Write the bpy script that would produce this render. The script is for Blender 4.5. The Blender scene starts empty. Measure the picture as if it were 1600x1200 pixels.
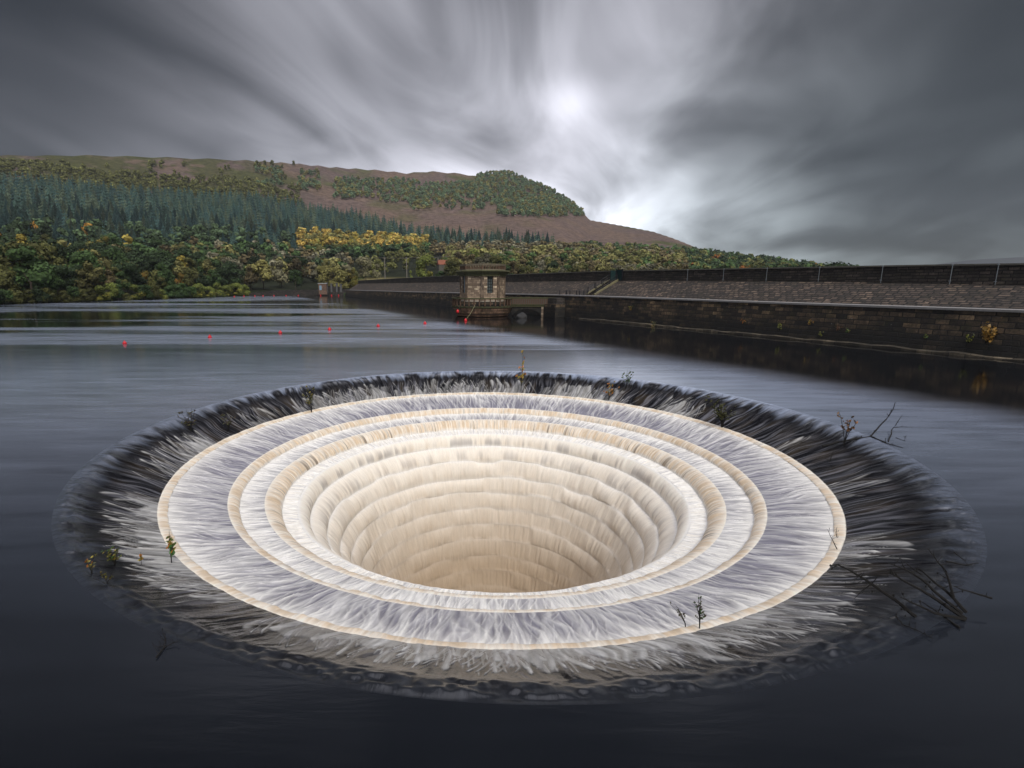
import bpy, math, random
import numpy as np
from mathutils import Vector
rnd = random.Random(7)
rng = np.random.default_rng(11)
S = bpy.context.scene
C = S.collection
# ------------------------------------------------------------------ camera model
F, PITCH, X0, H = 807.1, .188, 728.8, 4.766       # focal length in px of a 1600 px wide frame
CX, CY = .855, 17.174                             # centre of the bellmouth
cp, sp = math.cos(PITCH), math.sin(PITCH)
def ray(X, Y):
    a = (X-X0)/F; b = (Y-600)/F
    return np.array([a, cp-b*sp, -sp-b*cp])
def ground(X, Y, z=0.0):
    d = ray(X, Y); t = (z-H)/d[2]; return np.array([d[0]*t, d[1]*t, z])
def atdepth(X, Y, D):
    d = ray(X, Y); t = D/d[1]; return np.array([d[0]*t, D, H+d[2]*t])
def proj(x, y, z):
    z = z-H; d = y*cp-z*sp
    return X0+x/d*F, 600-(z*cp+y*sp)/d*F
cam = bpy.data.objects.new('camera', bpy.data.cameras.new('camera')); C.objects.link(cam)
cam.location = (0, 0, H); cam.rotation_euler = (math.pi/2-PITCH, 0, 0)
cam.data.sensor_width = 36; cam.data.lens = F/1600*36
cam.data.shift_x = (800-X0)/1600
cam.data.clip_start = .1; cam.data.clip_end = 20000
S.camera = cam
# ------------------------------------------------------------------ helpers
def tag(o, label=None, cat=None, group=None, kind=None):
    if label: o['label'] = label
    if cat: o['category'] = cat
    if group: o['group'] = group
    if kind: o['kind'] = kind
    return o
def empty(name, loc=(0, 0, 0), rz=0):
    o = bpy.data.objects.new(name, None); C.objects.link(o)
    o.location = [float(v) for v in loc]; o.rotation_euler = (0, 0, rz); o.empty_display_size = .2
    return o
def mesh_np(name, V, Q, mat, smooth=True, col=None, uv=None):
    """V (n,3), Q (m,4) or (m,3)"""
    me = bpy.data.meshes.new(name)
    n, k = Q.shape
    me.vertices.add(len(V)); me.vertices.foreach_set('co', np.ascontiguousarray(V, dtype=np.float32).ravel())
    me.loops.add(n*k); me.loops.foreach_set('vertex_index', np.ascontiguousarray(Q, dtype=np.int32).ravel())
    me.polygons.add(n); me.polygons.foreach_set('loop_start', np.arange(0, n*k, k, dtype=np.int32))
    try: me.polygons.foreach_set('loop_total', np.full(n, k, dtype=np.int32))
    except Exception: pass
    me.update(calc_edges=True)
    me.polygons.foreach_set('use_smooth', np.full(n, smooth))
    if col is not None:
        a = me.color_attributes.new('col', 'FLOAT_COLOR', 'POINT')
        c = np.ones((len(V), 4), dtype=np.float32); c[:, :col.shape[1]] = col
        a.data.foreach_set('color', c.ravel())
    if mat: me.materials.append(mat)
    return me
def link(name, me, parent=None, loc=None):
    o = bpy.data.objects.new(name, me); C.objects.link(o)
    if parent: o.parent = parent
    if loc is not None: o.location = [float(v) for v in loc]
    return o
class MB:
    def __init__(s): s.v = []; s.f = []; s.c = []
    def poly(s, pts, col=(1, 1, 1)):
        i = len(s.v); s.v += [tuple(map(float, p)) for p in pts]; s.f.append(tuple(range(i, i+len(pts)))); s.c += [col]*len(pts)
    def box(s, c, size, rz=0, col=(1, 1, 1), taper=1.0):
        x, y, z = [q/2 for q in size]; cs, sn = math.cos(rz), math.sin(rz)
        P = []
        for dz, k in ((-z, 1), (z, taper)):
            for dx, dy in ((-x, -y), (x, -y), (x, y), (-x, y)):
                P.append((c[0]+(dx*cs-dy*sn)*k, c[1]+(dx*sn+dy*cs)*k, c[2]+dz))
        i = len(s.v); s.v += P; s.c += [col]*8
        for q in ((0, 3, 2, 1), (4, 5, 6, 7), (0, 1, 5, 4), (1, 2, 6, 5), (2, 3, 7, 6), (3, 0, 4, 7)): s.f.append(tuple(i+j for j in q))
    def tube(s, pts, rad, n=6, col=(1, 1, 1), cap=True):
        pts = [Vector(p) for p in pts]
        if not hasattr(rad, '__len__'): rad = [rad]*len(pts)
        i0 = len(s.v); ref = Vector((.3, .2, .93))
        for k, p in enumerate(pts):
            d = (pts[min(k+1, len(pts)-1)]-pts[max(k-1, 0)]).normalized()
            if abs(d.dot(ref)) > .95: ref = Vector((1, .1, 0))
            a = d.cross(ref).normalized(); b = d.cross(a)
            for j in range(n):
                t = 2*math.pi*j/n
                s.v.append(tuple(p+a*math.cos(t)*rad[k]+b*math.sin(t)*rad[k])); s.c.append(col)
        for k in range(len(pts)-1):
            for j in range(n):
                s.f.append((i0+k*n+j, i0+k*n+(j+1) % n, i0+(k+1)*n+(j+1) % n, i0+(k+1)*n+j))
        if cap:
            s.f.append(tuple(i0+j for j in range(n))[::-1]); s.f.append(tuple(i0+(len(pts)-1)*n+j for j in range(n)))
    def prism(s, plan, z0, z1, col=(1, 1, 1), top=None, caps=True):
        n = len(plan); top = top or plan; i = len(s.v)
        s.v += [(float(p[0]), float(p[1]), z0) for p in plan]+[(float(p[0]), float(p[1]), z1) for p in top]; s.c += [col]*(2*n)
        for j in range(n): s.f.append((i+j, i+(j+1) % n, i+n+(j+1) % n, i+n+j))
        if caps: s.f.append(tuple(i+j for j in range(n))[::-1]); s.f.append(tuple(i+n+j for j in range(n)))
    def ring(s, R0, R1, z0, z1, n, a0=0, c=(0, 0), R0t=None, R1t=None):
        """hollow ring between radii R0<R1; top radii may differ"""
        R0t = R0 if R0t is None else R0t; R1t = R1 if R1t is None else R1t
        i = len(s.v)
        for R, z in ((R0, z0), (R1, z0), (R1t, z1), (R0t, z1)):
            for j in range(n):
                t = a0+2*math.pi*j/n; s.v.append((c[0]+R*math.cos(t), c[1]+R*math.sin(t), z)); s.c.append((1, 1, 1))
        for k in range(4):
            for j in range(n):
                a, b = i+k*n+j, i+k*n+(j+1) % n; c2, d = i+((k+1) % 4)*n+(j+1) % n, i+((k+1) % 4)*n+j
                s.f.append((a, b, c2, d))
    def build(s, name, mat, parent=None, smooth=False, uv=False, bevel=0):
        me = bpy.data.meshes.new(name); me.from_pydata(s.v, [], s.f); me.update()
        import bmesh
        bm = bmesh.new(); bm.from_mesh(me); bmesh.ops.recalc_face_normals(bm, faces=bm.faces); bm.to_mesh(me); bm.free()
        if any(c != (1, 1, 1) for c in s.c):
            a = me.color_attributes.new('col', 'FLOAT_COLOR', 'POINT')
            a.data.foreach_set('color', np.array([(c[0], c[1], c[2], 1) for c in s.c], dtype=np.float32).ravel())
        if uv:
            l = me.uv_layers.new(name='uv')
            for p in me.polygons:
                nn = p.normal
                t = Vector((-nn.y, nn.x, 0)); t = Vector((1, 0, 0)) if t.length < .1 else t.normalized()
                b = nn.cross(t)
                for li in p.loop_indices:
                    co = me.vertices[me.loops[li].vertex_index].co; l.data[li].uv = (co.dot(t), co.dot(b))
        if smooth:
            for p in me.polygons: p.use_smooth = True
        me.materials.append(mat)
        o = bpy.data.objects.new(name, me); C.objects.link(o)
        if parent: o.parent = parent
        if bevel:
            m = o.modifiers.new('bevel', 'BEVEL'); m.width = bevel; m.segments = 2; m.limit_method = 'ANGLE'
        return o
# smooth value noise, periodic in the first axis
def vnoise(u, v, nu, seed, rough=False):
    g = np.random.default_rng(seed)
    nv = int(math.ceil(v.max()))+3
    L = g.random((nu, nv)).astype(np.float32)
    ui = np.floor(u).astype(int); vi = np.floor(v).astype(int)
    fu = u-ui; fv = v-vi
    if not rough: fu = fu*fu*(3-2*fu); fv = fv*fv*(3-2*fv)
    vi = np.clip(vi, 0, nv-2); a = ui % nu; b = (ui+1) % nu
    return ((L[a, vi]*(1-fu)+L[b, vi]*fu)*(1-fv)+(L[a, vi+1]*(1-fu)+L[b, vi+1]*fu)*fv)
def sstep(a, b, x):
    t = np.clip((x-a)/(b-a), 0, 1); return t*t*(3-2*t)
# ------------------------------------------------------------------ node helpers
class NT:
    def __init__(s, name, world=None):
        if world: s.t = world.node_tree; s.m = world
        else:
            s.m = bpy.data.materials.new(name); s.m.use_nodes = True; s.t = s.m.node_tree
        s.t.nodes.clear()
    def n(s, ty, ins=None, **kw):
        nd = s.t.nodes.new(ty)
        for k, v in kw.items(): setattr(nd, k, v)
        for k, v in (ins or {}).items():
            sock = nd.inputs[k]
            if isinstance(v, bpy.types.NodeSocket): s.t.links.new(v, sock)
            elif isinstance(v, bpy.types.Node): s.t.links.new(v.outputs[0], sock)
            else: sock.default_value = v
        return nd
    def math(s, op, a, b=0.0, c=0.0, clamp=False): return s.n('ShaderNodeMath', {0: a, 1: b, 2: c}, operation=op, use_clamp=clamp).outputs[0]
    def mix(s, f, a, b, bt='MIX'): return s.n('ShaderNodeMix', {0: f, 6: a, 7: b}, data_type='RGBA', blend_type=bt).outputs[2]
    def ramp(s, f, stops):
        r = s.n('ShaderNodeValToRGB', {0: f}); e = r.color_ramp.elements
        while len(e) < len(stops): e.new(.5)
        for i, (p, c) in enumerate(stops):
            e[i].position = p; e[i].color = (c, c, c, 1) if not hasattr(c, '__len__') else (*c, 1)
        return r.outputs[0]
    def noise(s, vec, scale, detail=4, rough=.55, dist=0):
        return s.n('ShaderNodeTexNoise', {'Vector': vec, 'Scale': scale, 'Detail': detail, 'Roughness': rough, 'Distortion': dist}).outputs[0]
    def mapr(s, v, a, b, c, d): return s.n('ShaderNodeMapRange', {0: v, 1: a, 2: b, 3: c, 4: d}, interpolation_type='SMOOTHSTEP').outputs[0]
    def out(s, sh, vol=None):
        o = s.n('ShaderNodeOutputMaterial')
        if sh: s.t.links.new(sh.outputs[0], o.inputs[0])
        if vol: s.t.links.new(vol.outputs[0], o.inputs[1])
        return s.m
def simple(name, col, rough=.6, var=.25, scale=3.0, metal=0, bump=.1):
    g = NT(name); tc = g.n('ShaderNodeTexCoord').outputs['Object']
    nz = g.noise(tc, scale, 5)
    c = g.mix(g.math('MULTIPLY', nz, 1.0), (*[x*(1-var) for x in col], 1), (*[min(1, x*(1+var)) for x in col], 1))
    b = g.n('ShaderNodeBump', {'Height': nz, 'Strength': bump, 'Distance': .05})
    return g.out(g.n('ShaderNodeBsdfPrincipled', {'Base Color': c, 'Roughness': rough, 'Metallic': metal, 'Normal': b}))
def stone(name, c1, c2, mortar, bw=.7, rh=.33, dirt=(.012, .012, .012), dirt_amt=.6, moss=0, bump=.6, pale=0, ms=.025, dscale=.35, zdark=None, coarse=.5):
    g = NT(name); uv = g.n('ShaderNodeUVMap').outputs[0]; tc = g.n('ShaderNodeTexCoord').outputs['Object']
    wob = g.n('ShaderNodeTexNoise', {'Vector': uv, 'Scale': 1.7, 'Detail': 3}).outputs[1]
    uv2 = g.n('ShaderNodeMix', {0: .06, 4: uv, 5: wob}, data_type='VECTOR').outputs[1]
    br = g.n('ShaderNodeTexBrick', {'Vector': uv2, 'Color1': (0, 0, 0, 1), 'Color2': (1, 1, 1, 1), 'Mortar': (.5, .5, .5, 1), 'Scale': 1.0, 'Mortar Size': ms, 'Mortar Smooth': .6, 'Bias': 0, 'Brick Width': bw, 'Row Height': rh}, offset=.47, squash=1.35, squash_frequency=3)
    base = g.ramp(br.outputs[0], [(0, c1), (.45, tuple((a+b)/2 for a, b in zip(c1, c2))), (.8, c2), (1, tuple(min(1, x*1.5) for x in c2))])
    fine = g.noise(tc, 9, 6, .65)
    base = g.mix(g.mapr(g.noise(tc, 1.6, 4, .6),   .40, .62, 0, coarse), base, tuple(x*.45 for x in c1)+(1,))
    base = g.mix(g.mapr(fine, .3, .7, 0, .55), base, tuple(x*.35 for x in c1)+(1,))
    d = g.noise(tc, dscale, 6, .65)
    base = g.mix(g.math('MULTIPLY', g.mapr(d, .38, .62, 0, 1), dirt_amt), base, (*dirt, 1))
    if pale:
        pl = g.noise(tc, 2.3, 5, .7); base = g.mix(g.mapr(pl, .66, .74, 0, pale), base, (.45, .43, .38, 1))
    if moss:
        mo = g.noise(tc, 1.1, 5, .7); base = g.mix(g.math('MULTIPLY', g.mapr(mo, .5, .65, 0, 1), moss), base, (.05, .055, .01, 1))
    if zdark:   # algae-black tide band above the water
        z = g.n('ShaderNodeSeparateXYZ', {0: tc}).outputs[2]
        zz = g.math('ADD', z, g.math('MULTIPLY', g.math('SUBTRACT', g.noise(tc, .5, 5), .5), 1.8))
        base = g.mix(g.mapr(zz, zdark-.7, zdark+.5, .82, 0), base, (.012, .012, .011, 1))
    base = g.mix(br.outputs[1], base, (*mortar, 1))
    hgt = g.math('ADD', g.math('MULTIPLY', g.math('SUBTRACT', 1.0, br.outputs[1]), .7), g.math('ADD', g.math('MULTIPLY', fine, .5), g.math('MULTIPLY', br.outputs[0], .3)))
    b = g.n('ShaderNodeBump', {'Height': hgt, 'Strength': bump, 'Distance': .12})
    return g.out(g.n('ShaderNodeBsdfPrincipled', {'Base Color': base, 'Roughness': .75, 'Normal': b}))
# ------------------------------------------------------------------ world
def build_world():
    w = bpy.data.worlds.new('World'); S.world = w; w.use_nodes = True
    g = NT('w', w)
    sky = g.n('ShaderNodeTexSky', sky_type='NISHITA', sun_disc=False, sun_elevation=math.radians(46), sun_rotation=math.radians(158), altitude=200)
    d = g.n('ShaderNodeTexCoord').outputs['Generated']
    d = g.n('ShaderNodeVectorMath', {0: d}, operation='NORMALIZE').outputs[0]
    def dot(v): return g.n('ShaderNodeVectorMath', {0: d, 1: v}, operation='DOT_PRODUCT').outputs['Value']
    z = g.math('MAXIMUM', dot((0, 0, 1)), 0.0)
    zz = g.math('ADD', z, .20)
    az = .215
    al = g.math('DIVIDE', dot((math.sin(az), math.cos(az), 0)), zz)
    ac = g.math('DIVIDE', dot((math.cos(az), -math.sin(az), 0)), zz)
    def layer(sa, sc, off, det=3, dist=.3):
        v = g.n('ShaderNodeCombineXYZ', {0: g.math('MULTIPLY', al, sa), 1: g.math('MULTIPLY', ac, sc), 2: off})
        return g.noise(v, 1.0, det, .5, dist)
    n1 = layer(.34, .9, 5.7, 3, .6); n2 = layer(.9, 2.0, 8.1, 5, 1.2); n3 = layer(.75, .8, 4.4, 2, .9)
    st = g.math('ADD', g.math('MULTIPLY', n1, .38), g.math('ADD', g.math('MULTIPLY', n2, .27), g.math('MULTIPLY', n3, .35)))
    st = g.mapr(st, .34, .68, 0, 1)
    def lobe(X, Y, pw, amp):
        q = ray(X, Y); q = q/np.linalg.norm(q)
        return g.math('MULTIPLY', g.math('POWER', g.math('MAXIMUM', dot(tuple(q)), 0.0), pw), amp)
    parts = [lobe(900, 300, 9, .54), lobe(890, 230, 30, .15), lobe(1010, 360, 20, .20), lobe(800, 100, 7, .22), lobe(480, 50, 40, .07), lobe(1300, 60, 40, .07), lobe(250, 210, 16, .12), lobe(1280, 400, 30, .10)]
    mac = .045
    for q_ in parts: mac = g.math('ADD', mac, q_)
    for X_, Y_, pw_, am_ in ((60, 110, 16, .40), (1500, 210, 16, .66), (620, 150, 130, .40), (0, 0, 22, .70), (1600, -20, 20, .78), (850, -170, 12, .50), (1180, 190, 140, .30)):
        mac = g.math('MULTIPLY', mac, g.math('SUBTRACT', 1.0, lobe(X_, Y_, pw_, am_)))
    mac = g.math('MULTIPLY', mac, g.mapr(z, .54, .68, 1, .25))
    over = g.mapr(z, SKY_Z0, SKY_Z1, 0, SKY_TOP)
    back = g.math('MULTIPLY', g.mapr(dot((0, -1, 0)), -.1, .7, 0, 1), SKY_BACK)
    fac = g.math('ADD', .24, g.math('MULTIPLY', st, 1.6))
    lum = g.math('ADD', g.math('MULTIPLY', mac, fac), g.math('ADD', over, back))
    # cloud tint: violet grey overhead on the left, blue green to the right horizon
    tl = g.mapr(dot((.75, .55, -.3)), .55, .95, 0, 1)
    tint = g.mix(tl, (.955, .955, 1.065, 1), (.86, 1.0, 1.05, 1))
    cl = g.n('ShaderNodeVectorMath', {0: tint, 3: g.math('MULTIPLY', lum, 10.0)}, operation='SCALE').outputs[0]
    col = g.mix(.96, sky.outputs[0], cl)
    bg = g.n('ShaderNodeBackground', {'Color': col, 'Strength': .1})
    o = g.n('ShaderNodeOutputWorld'); g.t.links.new(bg.outputs[0], o.inputs[0])
SKY_Z0, SKY_Z1, SKY_TOP, SKY_BACK = .78, .97, 1.5, .28
build_world()
sun = bpy.data.objects.new('sun', bpy.data.lights.new('sun', 'SUN')); C.objects.link(sun)
sun.data.energy = 1.5; sun.data.angle = math.radians(18); sun.data.color = (1, .95, .88)
el, rot = math.radians(46), math.radians(158)
dv = Vector((math.sin(rot)*math.cos(el), math.cos(rot)*math.cos(el), math.sin(el)))
sun.rotation_euler = dv.to_track_quat('Z', 'Y').to_euler()
S.view_settings.view_transform = 'Standard'; S.view_settings.look = 'None'; S.view_settings.gamma = 1; S.view_settings.exposure = .4
S.cycles.max_bounces = 6; S.cycles.diffuse_bounces = 4; S.cycles.glossy_bounces = 3; S.cycles.transparent_max_bounces = 6; S.cycles.volume_bounces = 0
# ------------------------------------------------------------------ bellmouth
TH = 3600
th = (np.arange(TH)+.5)/TH*2*np.pi
far_r = [(6.13, 697.5), (5.62, 721), (5.22, 746), (4.9, 769), (4.62, 794), (4.36, 818), (4.12, 843), (3.9, 868), (3.7, 891), (3.52, 915)]
def solve_z(r, yt):
    lo, hi = -20.0, 0.0
    for _ in range(50):
        m = (lo+hi)/2
        if proj(CX, CY+r, m)[1] > yt: lo = m
        else: hi = m
    return m
A = (9.98, -.862); Af = (9.755, -.935); B = (8.355, -1.325); Bf = (8.06, -1.553); Cc = (7.385, -1.675); Cf = (6.914, -2.061); Dd = (6.46, -2.13)
prof = []   # rows: r, z, zone, t within zone
def seg(p, q, n, zone, zf=lambda t: t, rf=lambda t: t):
    for k in range(n):
        t = k/n; prof.append((p[0]+(q[0]-p[0])*rf(t), p[1]+(q[1]-p[1])*zf(t), zone, t))
LIP = .26
seg((12.0, 0), A, 130, 0, zf=lambda t: (t*t/(2*LIP) if t < LIP else t-LIP/2)/(1-LIP/2))
marks = [0, len(prof)]
RF = lambda t: 1-(1-t)**1.5
seg(A, Af, 16, 1, zf=lambda t: t**1.6, rf=RF); seg(Af, B, 74, 2, zf=lambda t: t**1.05); marks.append(len(prof))
seg(B, Bf, 20, 3, zf=lambda t: t**1.6, rf=RF); seg(Bf, Cc, 40, 4); marks.append(len(prof))
seg(Cc, Cf, 30, 5, zf=lambda t: t**1.6, rf=RF); seg(Cf, Dd, 22, 6, zf=lambda t: t); marks.append(len(prof))
prev = Dd
for r_, y_ in far_r:
    z_ = solve_z(r_, y_); nxt = (r_, z_)
    kk = max(0, .9-.11*far_r.index((r_, y_))); seg(prev, nxt, 24, 7, zf=lambda t: t**(1+.45*kk), rf=lambda t: 1-(1-t)**(1+.7*kk))
    prev = nxt
for k in range(9):
    nxt = (max(2.3, prev[0]-.16), prev[1]-1.3)
    seg(prev, nxt, 10, 7, zf=lambda t: t**1.3, rf=lambda t: 1-(1-t)**2); prev = nxt
prof.append((prev[0], prev[1], 7, 0)); marks.append(len(prof))
P = np.array(prof); NR = len(P)
r0, z0, zone, tt = P.T
arc = np.concatenate([[0], np.cumsum(np.hypot(np.diff(r0), np.diff(z0)))])
T, Sg = np.meshgrid(th, arc)           # (NR, TH)
ZN = np.repeat(zone[:, None], TH, 1); TTm = np.repeat(tt[:, None], TH, 1)
R0 = np.repeat(r0[:, None], TH, 1); Z0 = np.repeat(z0[:, None], TH, 1)
def N(cells, sper, seed, skew=0.0, warp=None):
    """streak noise: cells round the ring, one period per sper metres of flow, skew in cells per metre"""
    u = T/(2*np.pi)*cells+Sg*skew
    if warp is not None: u = u+warp*cells
    return vnoise(u, Sg/sper, cells, seed)
warp = (N(70, .9, 1)-.5)*.006+(N(220, .5, 2)-.5)*.0016
sA = arc[marks[1]]
near = (1-np.sin(T))/2            # 1 at the camera side, 0 at the far side
right = (1+np.cos(T))/2
# --- apron foam: streaks that start at a random distance and run inwards
foam = np.zeros_like(T)
dens = vnoise(T/(2*np.pi)*34, Sg*0, 34, 5)
for cells, seed, lo, hi, L, wgt in ((170, 21, .36, .95, .9, .9), (340, 22, .42, 1.0, .7, .95), (620, 23, .45, 1.0, .5, .85), (110, 24, .45, .95, 1.2, .45), (900, 25, .36, 1.0, .45, .8), (1250, 26, .40, 1.0, .4, .8)):
    u = T/(2*np.pi)*cells+(N(60, 1.6, seed+40)-.5)*.7*cells/190+(vnoise(T/(2*np.pi)*26, Sg*0, 26, seed+70)-.5)*(Sg-1.2)*cells/60
    ui = np.floor(u).astype(int) % cells; fu = u-np.floor(u)
    g2 = np.random.default_rng(seed)
    st = g2.random(cells)[ui]; on = g2.random(cells)[ui]; wd = .35+.65*g2.random(cells)[ui]; br = .5+.5*g2.random(cells)[ui]
    thr = .50+(dens-.5)*(1.5+.7*near)+.24*sstep(.70, 1, near)
    thr = thr-.95*np.exp(-((np.angle(np.exp(1j*(T+.05))))/.90)**2)
    s0 = sA*(lo+(hi-lo)*st)*(1-.20*sstep(.6, 1, near))
    w = np.clip(1-np.abs(fu-.5)*2/wd, 0, 1); w = sstep(0, 1, w)
    tip = sstep(-.02, .11, Sg-s0-.12*(1-w))
    f = w*tip*(.28+.72*np.exp(-np.clip(Sg-s0, 0, 9)/L*1.6))*br*(on < thr)*wgt
    foam = np.maximum(foam, f)
c60 = N(85, 9, 31)*.6+N(230, 9, 32)*.4; s0b = sA*(.35+1.05*c60)-.12*near
veil = sstep(0, .18, Sg-s0b)*sstep(.42, .62, dens+.18*sstep(.5, 1, near)+.10*(1-sstep(0, .3, near))-.5*np.exp(-((np.angle(np.exp(1j*(T+.05))))/.85)**2))*(.25+.75*N(900, 1.4, 33, 0, warp)*.8)*.62
foam = np.maximum(foam*.80, veil)*(.62+.55*N(1500, 1.0, 64, 0, warp))
foam *= np.where(ZN == 0, 1, 0)*(1+.45*sstep(.6, .9, near))
str1 = N(900, .9, 61, 0, warp); w2 = warp+(N(34, 2.4, 66)-.5)*.012; str2 = N(420, 2.2, 62, 1.8, w2); str3 = N(640, 1.6, 63, -2.4, w2); str4 = N(1500, 1.0, 64, 0, warp); big = N(46, 1.2, 65)
rg = lambda n, e: (1-np.abs(2*n-1))**e
fan = np.maximum(rg(str2, 4), rg(str3, 4)*.9)
def rgb(*c): return np.array(c, dtype=np.float32)
bed = rgb(.008, .008, .010); bed2 = rgb(.030, .023, .016); white = rgb(.84, .83, .79); cream = rgb(.91, .85, .74); lav = rgb(.19, .187, .24); beige = rgb(.66, .52, .36); brown = rgb(.20, .145, .09); grey = rgb(.20, .20, .22)
def lerp(a, b, t):
    t = t[..., None]; return a*(1-t)+b*t
col = np.zeros(T.shape+(3,), dtype=np.float32); wet = np.zeros_like(T)
m0 = ZN == 0
ap = lerp(bed, bed2, np.clip((N(300, .8, 71, 0, warp)-.45)*2.5, 0, 1)*sstep(.25, .7, Sg/sA))
thin = np.clip(str1*.55+str4*.55-.50, 0, 1)*1.0*sstep(.3, .7, Sg/sA)      # thin veil between the streaks
ap = lerp(ap, rgb(.34, .34, .38), np.clip(thin, 0, .45))
ap = lerp(ap, white, np.clip(foam*.9, 0, .85))
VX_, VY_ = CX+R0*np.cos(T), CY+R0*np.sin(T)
sky_sheen = sstep(3, 28, VY_)*(.70+.30*sstep(-8, 12, VX_))  # pale sky reflection painted on the lip, matching the lake
lipc = lerp(rgb(.003, .004, .006), rgb(.38, .44, .57), sky_sheen)
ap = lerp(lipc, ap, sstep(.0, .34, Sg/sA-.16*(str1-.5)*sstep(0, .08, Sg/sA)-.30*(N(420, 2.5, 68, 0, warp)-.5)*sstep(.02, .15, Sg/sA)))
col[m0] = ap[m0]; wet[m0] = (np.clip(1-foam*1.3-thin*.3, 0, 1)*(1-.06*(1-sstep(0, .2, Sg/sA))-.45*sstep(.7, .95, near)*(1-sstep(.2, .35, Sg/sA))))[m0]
# platforms
def platform(z, foot, sl, deco, bright):
    m = ZN == z; t = TTm
    s_in = t
    near_foot = np.exp(-s_in/sl)
    stk = np.clip(fan*.55+str1*.38+str4*.50-.50+.72*near_foot+bright+(big-.5)*.25+near*.12*t, 0, 1)
    c = lerp(lav*(.8+.35*str4[..., None]), white, np.clip(stk, 0, 1))
    c = lerp(c, cream, np.clip(near_foot*.25+deco*t, 0, .6))
    col[m] = c[m]; wet[m] = (1-np.clip(stk, 0, 1))[m]*.55
platform(2, Af, .30, .05, -.05); platform(4, Bf, .55, .05, .22)
# risers
for z, dk in ((1, .35), (3, .55), (5, .9)):
    m = ZN == z
    k1 = N(900, 3.0, 80+z); k2 = N(1500, 3.0, 90+z); k3 = N(200, 3.0, 100+z)
    c = lerp(beige*1.05, cream, np.clip((k1*.45+k2*.25+k3*.3-.38)*2.6, 0, 1))
    c = lerp(c, brown, np.clip((k1*.6+k3*.4-.62)*5, 0, 1)*dk*sstep(.0, .35, TTm))
    c = lerp(c, cream, .8*np.exp(-TTm/(.04+.30*k3)))
    c = lerp(c, white*.97, .8*sstep(.62+.35*k3, 1.0, TTm))
    col[m] = c[m]; wet[m] = .15
m = (ZN == 6)
c = lerp(cream, white, np.clip(.6+.8*(str1-.5), 0, 1)); c = lerp(c, grey*2, np.clip((str4-.7)*2, 0, .4)); col[m] = c[m]; wet[m] = .05
m = (ZN == 7)
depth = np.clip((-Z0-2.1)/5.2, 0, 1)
s1 = N(150, 30, 111); s2 = N(330, 30, 112); s3 = N(90, .6, 113)
c = lerp(cream, beige*1.05, np.clip((s1*.6+s2*.4-.30)*1.2, 0, 1)*(.55-.2*depth)*sstep(.0, .9, TTm))
c = lerp(c, grey*1.1, np.clip((s3*.6+s2*.4-.52)*4, 0, .6)*sstep(.1, .9, TTm)*(1-sstep(.0, .42, depth)))
c = lerp(c, white*1.02, .8*np.exp(-((TTm+.5) % 1.0-.5)**2/.014)*(1-.5*depth))
c = lerp(c, rgb(.33, .225, .125), .78*depth**1.1)  # shade deepening down the shaft, painted into the colour
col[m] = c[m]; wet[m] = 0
# --- relief
dr = np.zeros_like(T); dz = np.zeros_like(T)
a0 = sstep(.02, .30, Sg/sA)
rip = (N(330, 1.5, 121, .8, warp)-.5)*.60+(N(700, 1.0, 122, -1.2, warp)-.5)*.32+(N(1300, .8, 126, 0, warp)-.5)*.14+(N(120, .9, 123)-.5)*.4+(N(260, .30, 125, 0, warp)-.5)*.22*(1-sstep(.12, .4, Sg/sA))
lipw = a0*(1-.45*sstep(.5, 1, Sg/sA))
dz += np.where(m0, rip*.13*lipw*(1-.45*sstep(.6, 1, near))+foam*.028, 0)
dz += np.where(m0, ((N(230, .13, 127, 0)-.5)*.06+(N(560, .09, 128, 0)-.5)*.04)*sstep(.02, .08, Sg/sA)*(1-sstep(.16, .30, Sg/sA))*sstep(.55, .85, near), 0)
dz += np.where(m0, (N(90, .35, 124)-.5)*.06*sstep(.0, .06, Sg/sA)*(1-sstep(.1, .5, Sg/sA)), 0)
pl = (ZN == 2) | (ZN == 4) | (ZN == 6)
dz += np.where(pl, ((str1-.5)*.035+(fan-.5)*.03+(str4-.5)*.02)*np.sin(np.pi*np.clip(TTm, 0, 1))**.5, 0)
edge = (N(500, 9, 131)-.5)*.06+(N(170, 9, 132)-.5)*.06
rs = (ZN == 1) | (ZN == 3) | (ZN == 5)
dr += np.where(rs, edge*np.sin(np.pi*np.clip(TTm*.9+.05, 0, 1)), 0)
# blocks in the shaft: every course has its own stones standing in or out, softened by the water
mi = np.where(zone == 7)[0]; course = -1; start = mi[0]
bounds = [i for i in mi if tt[i] == 0]+[NR]
for k in range(len(bounds)-1):
    a, b = bounds[k], bounds[k+1]
    g3 = np.random.default_rng(300+k)
    nb = max(14, int(38-1.2*k)); ph = g3.random()*10
    val = g3.random(nb)
    u = (th/(2*np.pi)*nb+ph); ui = np.floor(u).astype(int) % nb; fu = u-np.floor(u)
    sm = lambda arr: arr[ui]*(1-sstep(.55, 1, fu))+arr[(ui+1) % nb]*sstep(.55, 1, fu)
    off = (sm(val)-.5)*((.16 if k > 1 else .08)*max(.35, 1-.07*k))
    drop = (sm(g3.random(nb))-.5)*((.20 if k > 1 else .04)*max(.3, 1-.08*k))
    t_ = tt[a:b][:, None]
    dr[a:b] -= off[None]*np.sin(np.pi*np.clip(t_, 0, 1))**.7
    dz[a:b] += drop[None]*np.exp(-(t_/.35)**2)
    if k > 0: dz[a-4:a] += drop[None]*np.linspace(.1, .8, 4)[:, None]
    vs = (vnoise(th/(2*np.pi)*260, th*0, 260, 400+k)-.5)*.035
    dr[a:b] -= vs[None]*sstep(.0, .3, t_)*(1-sstep(.8, 1, t_))
RR = R0+dr; ZZ = Z0+dz
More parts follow.
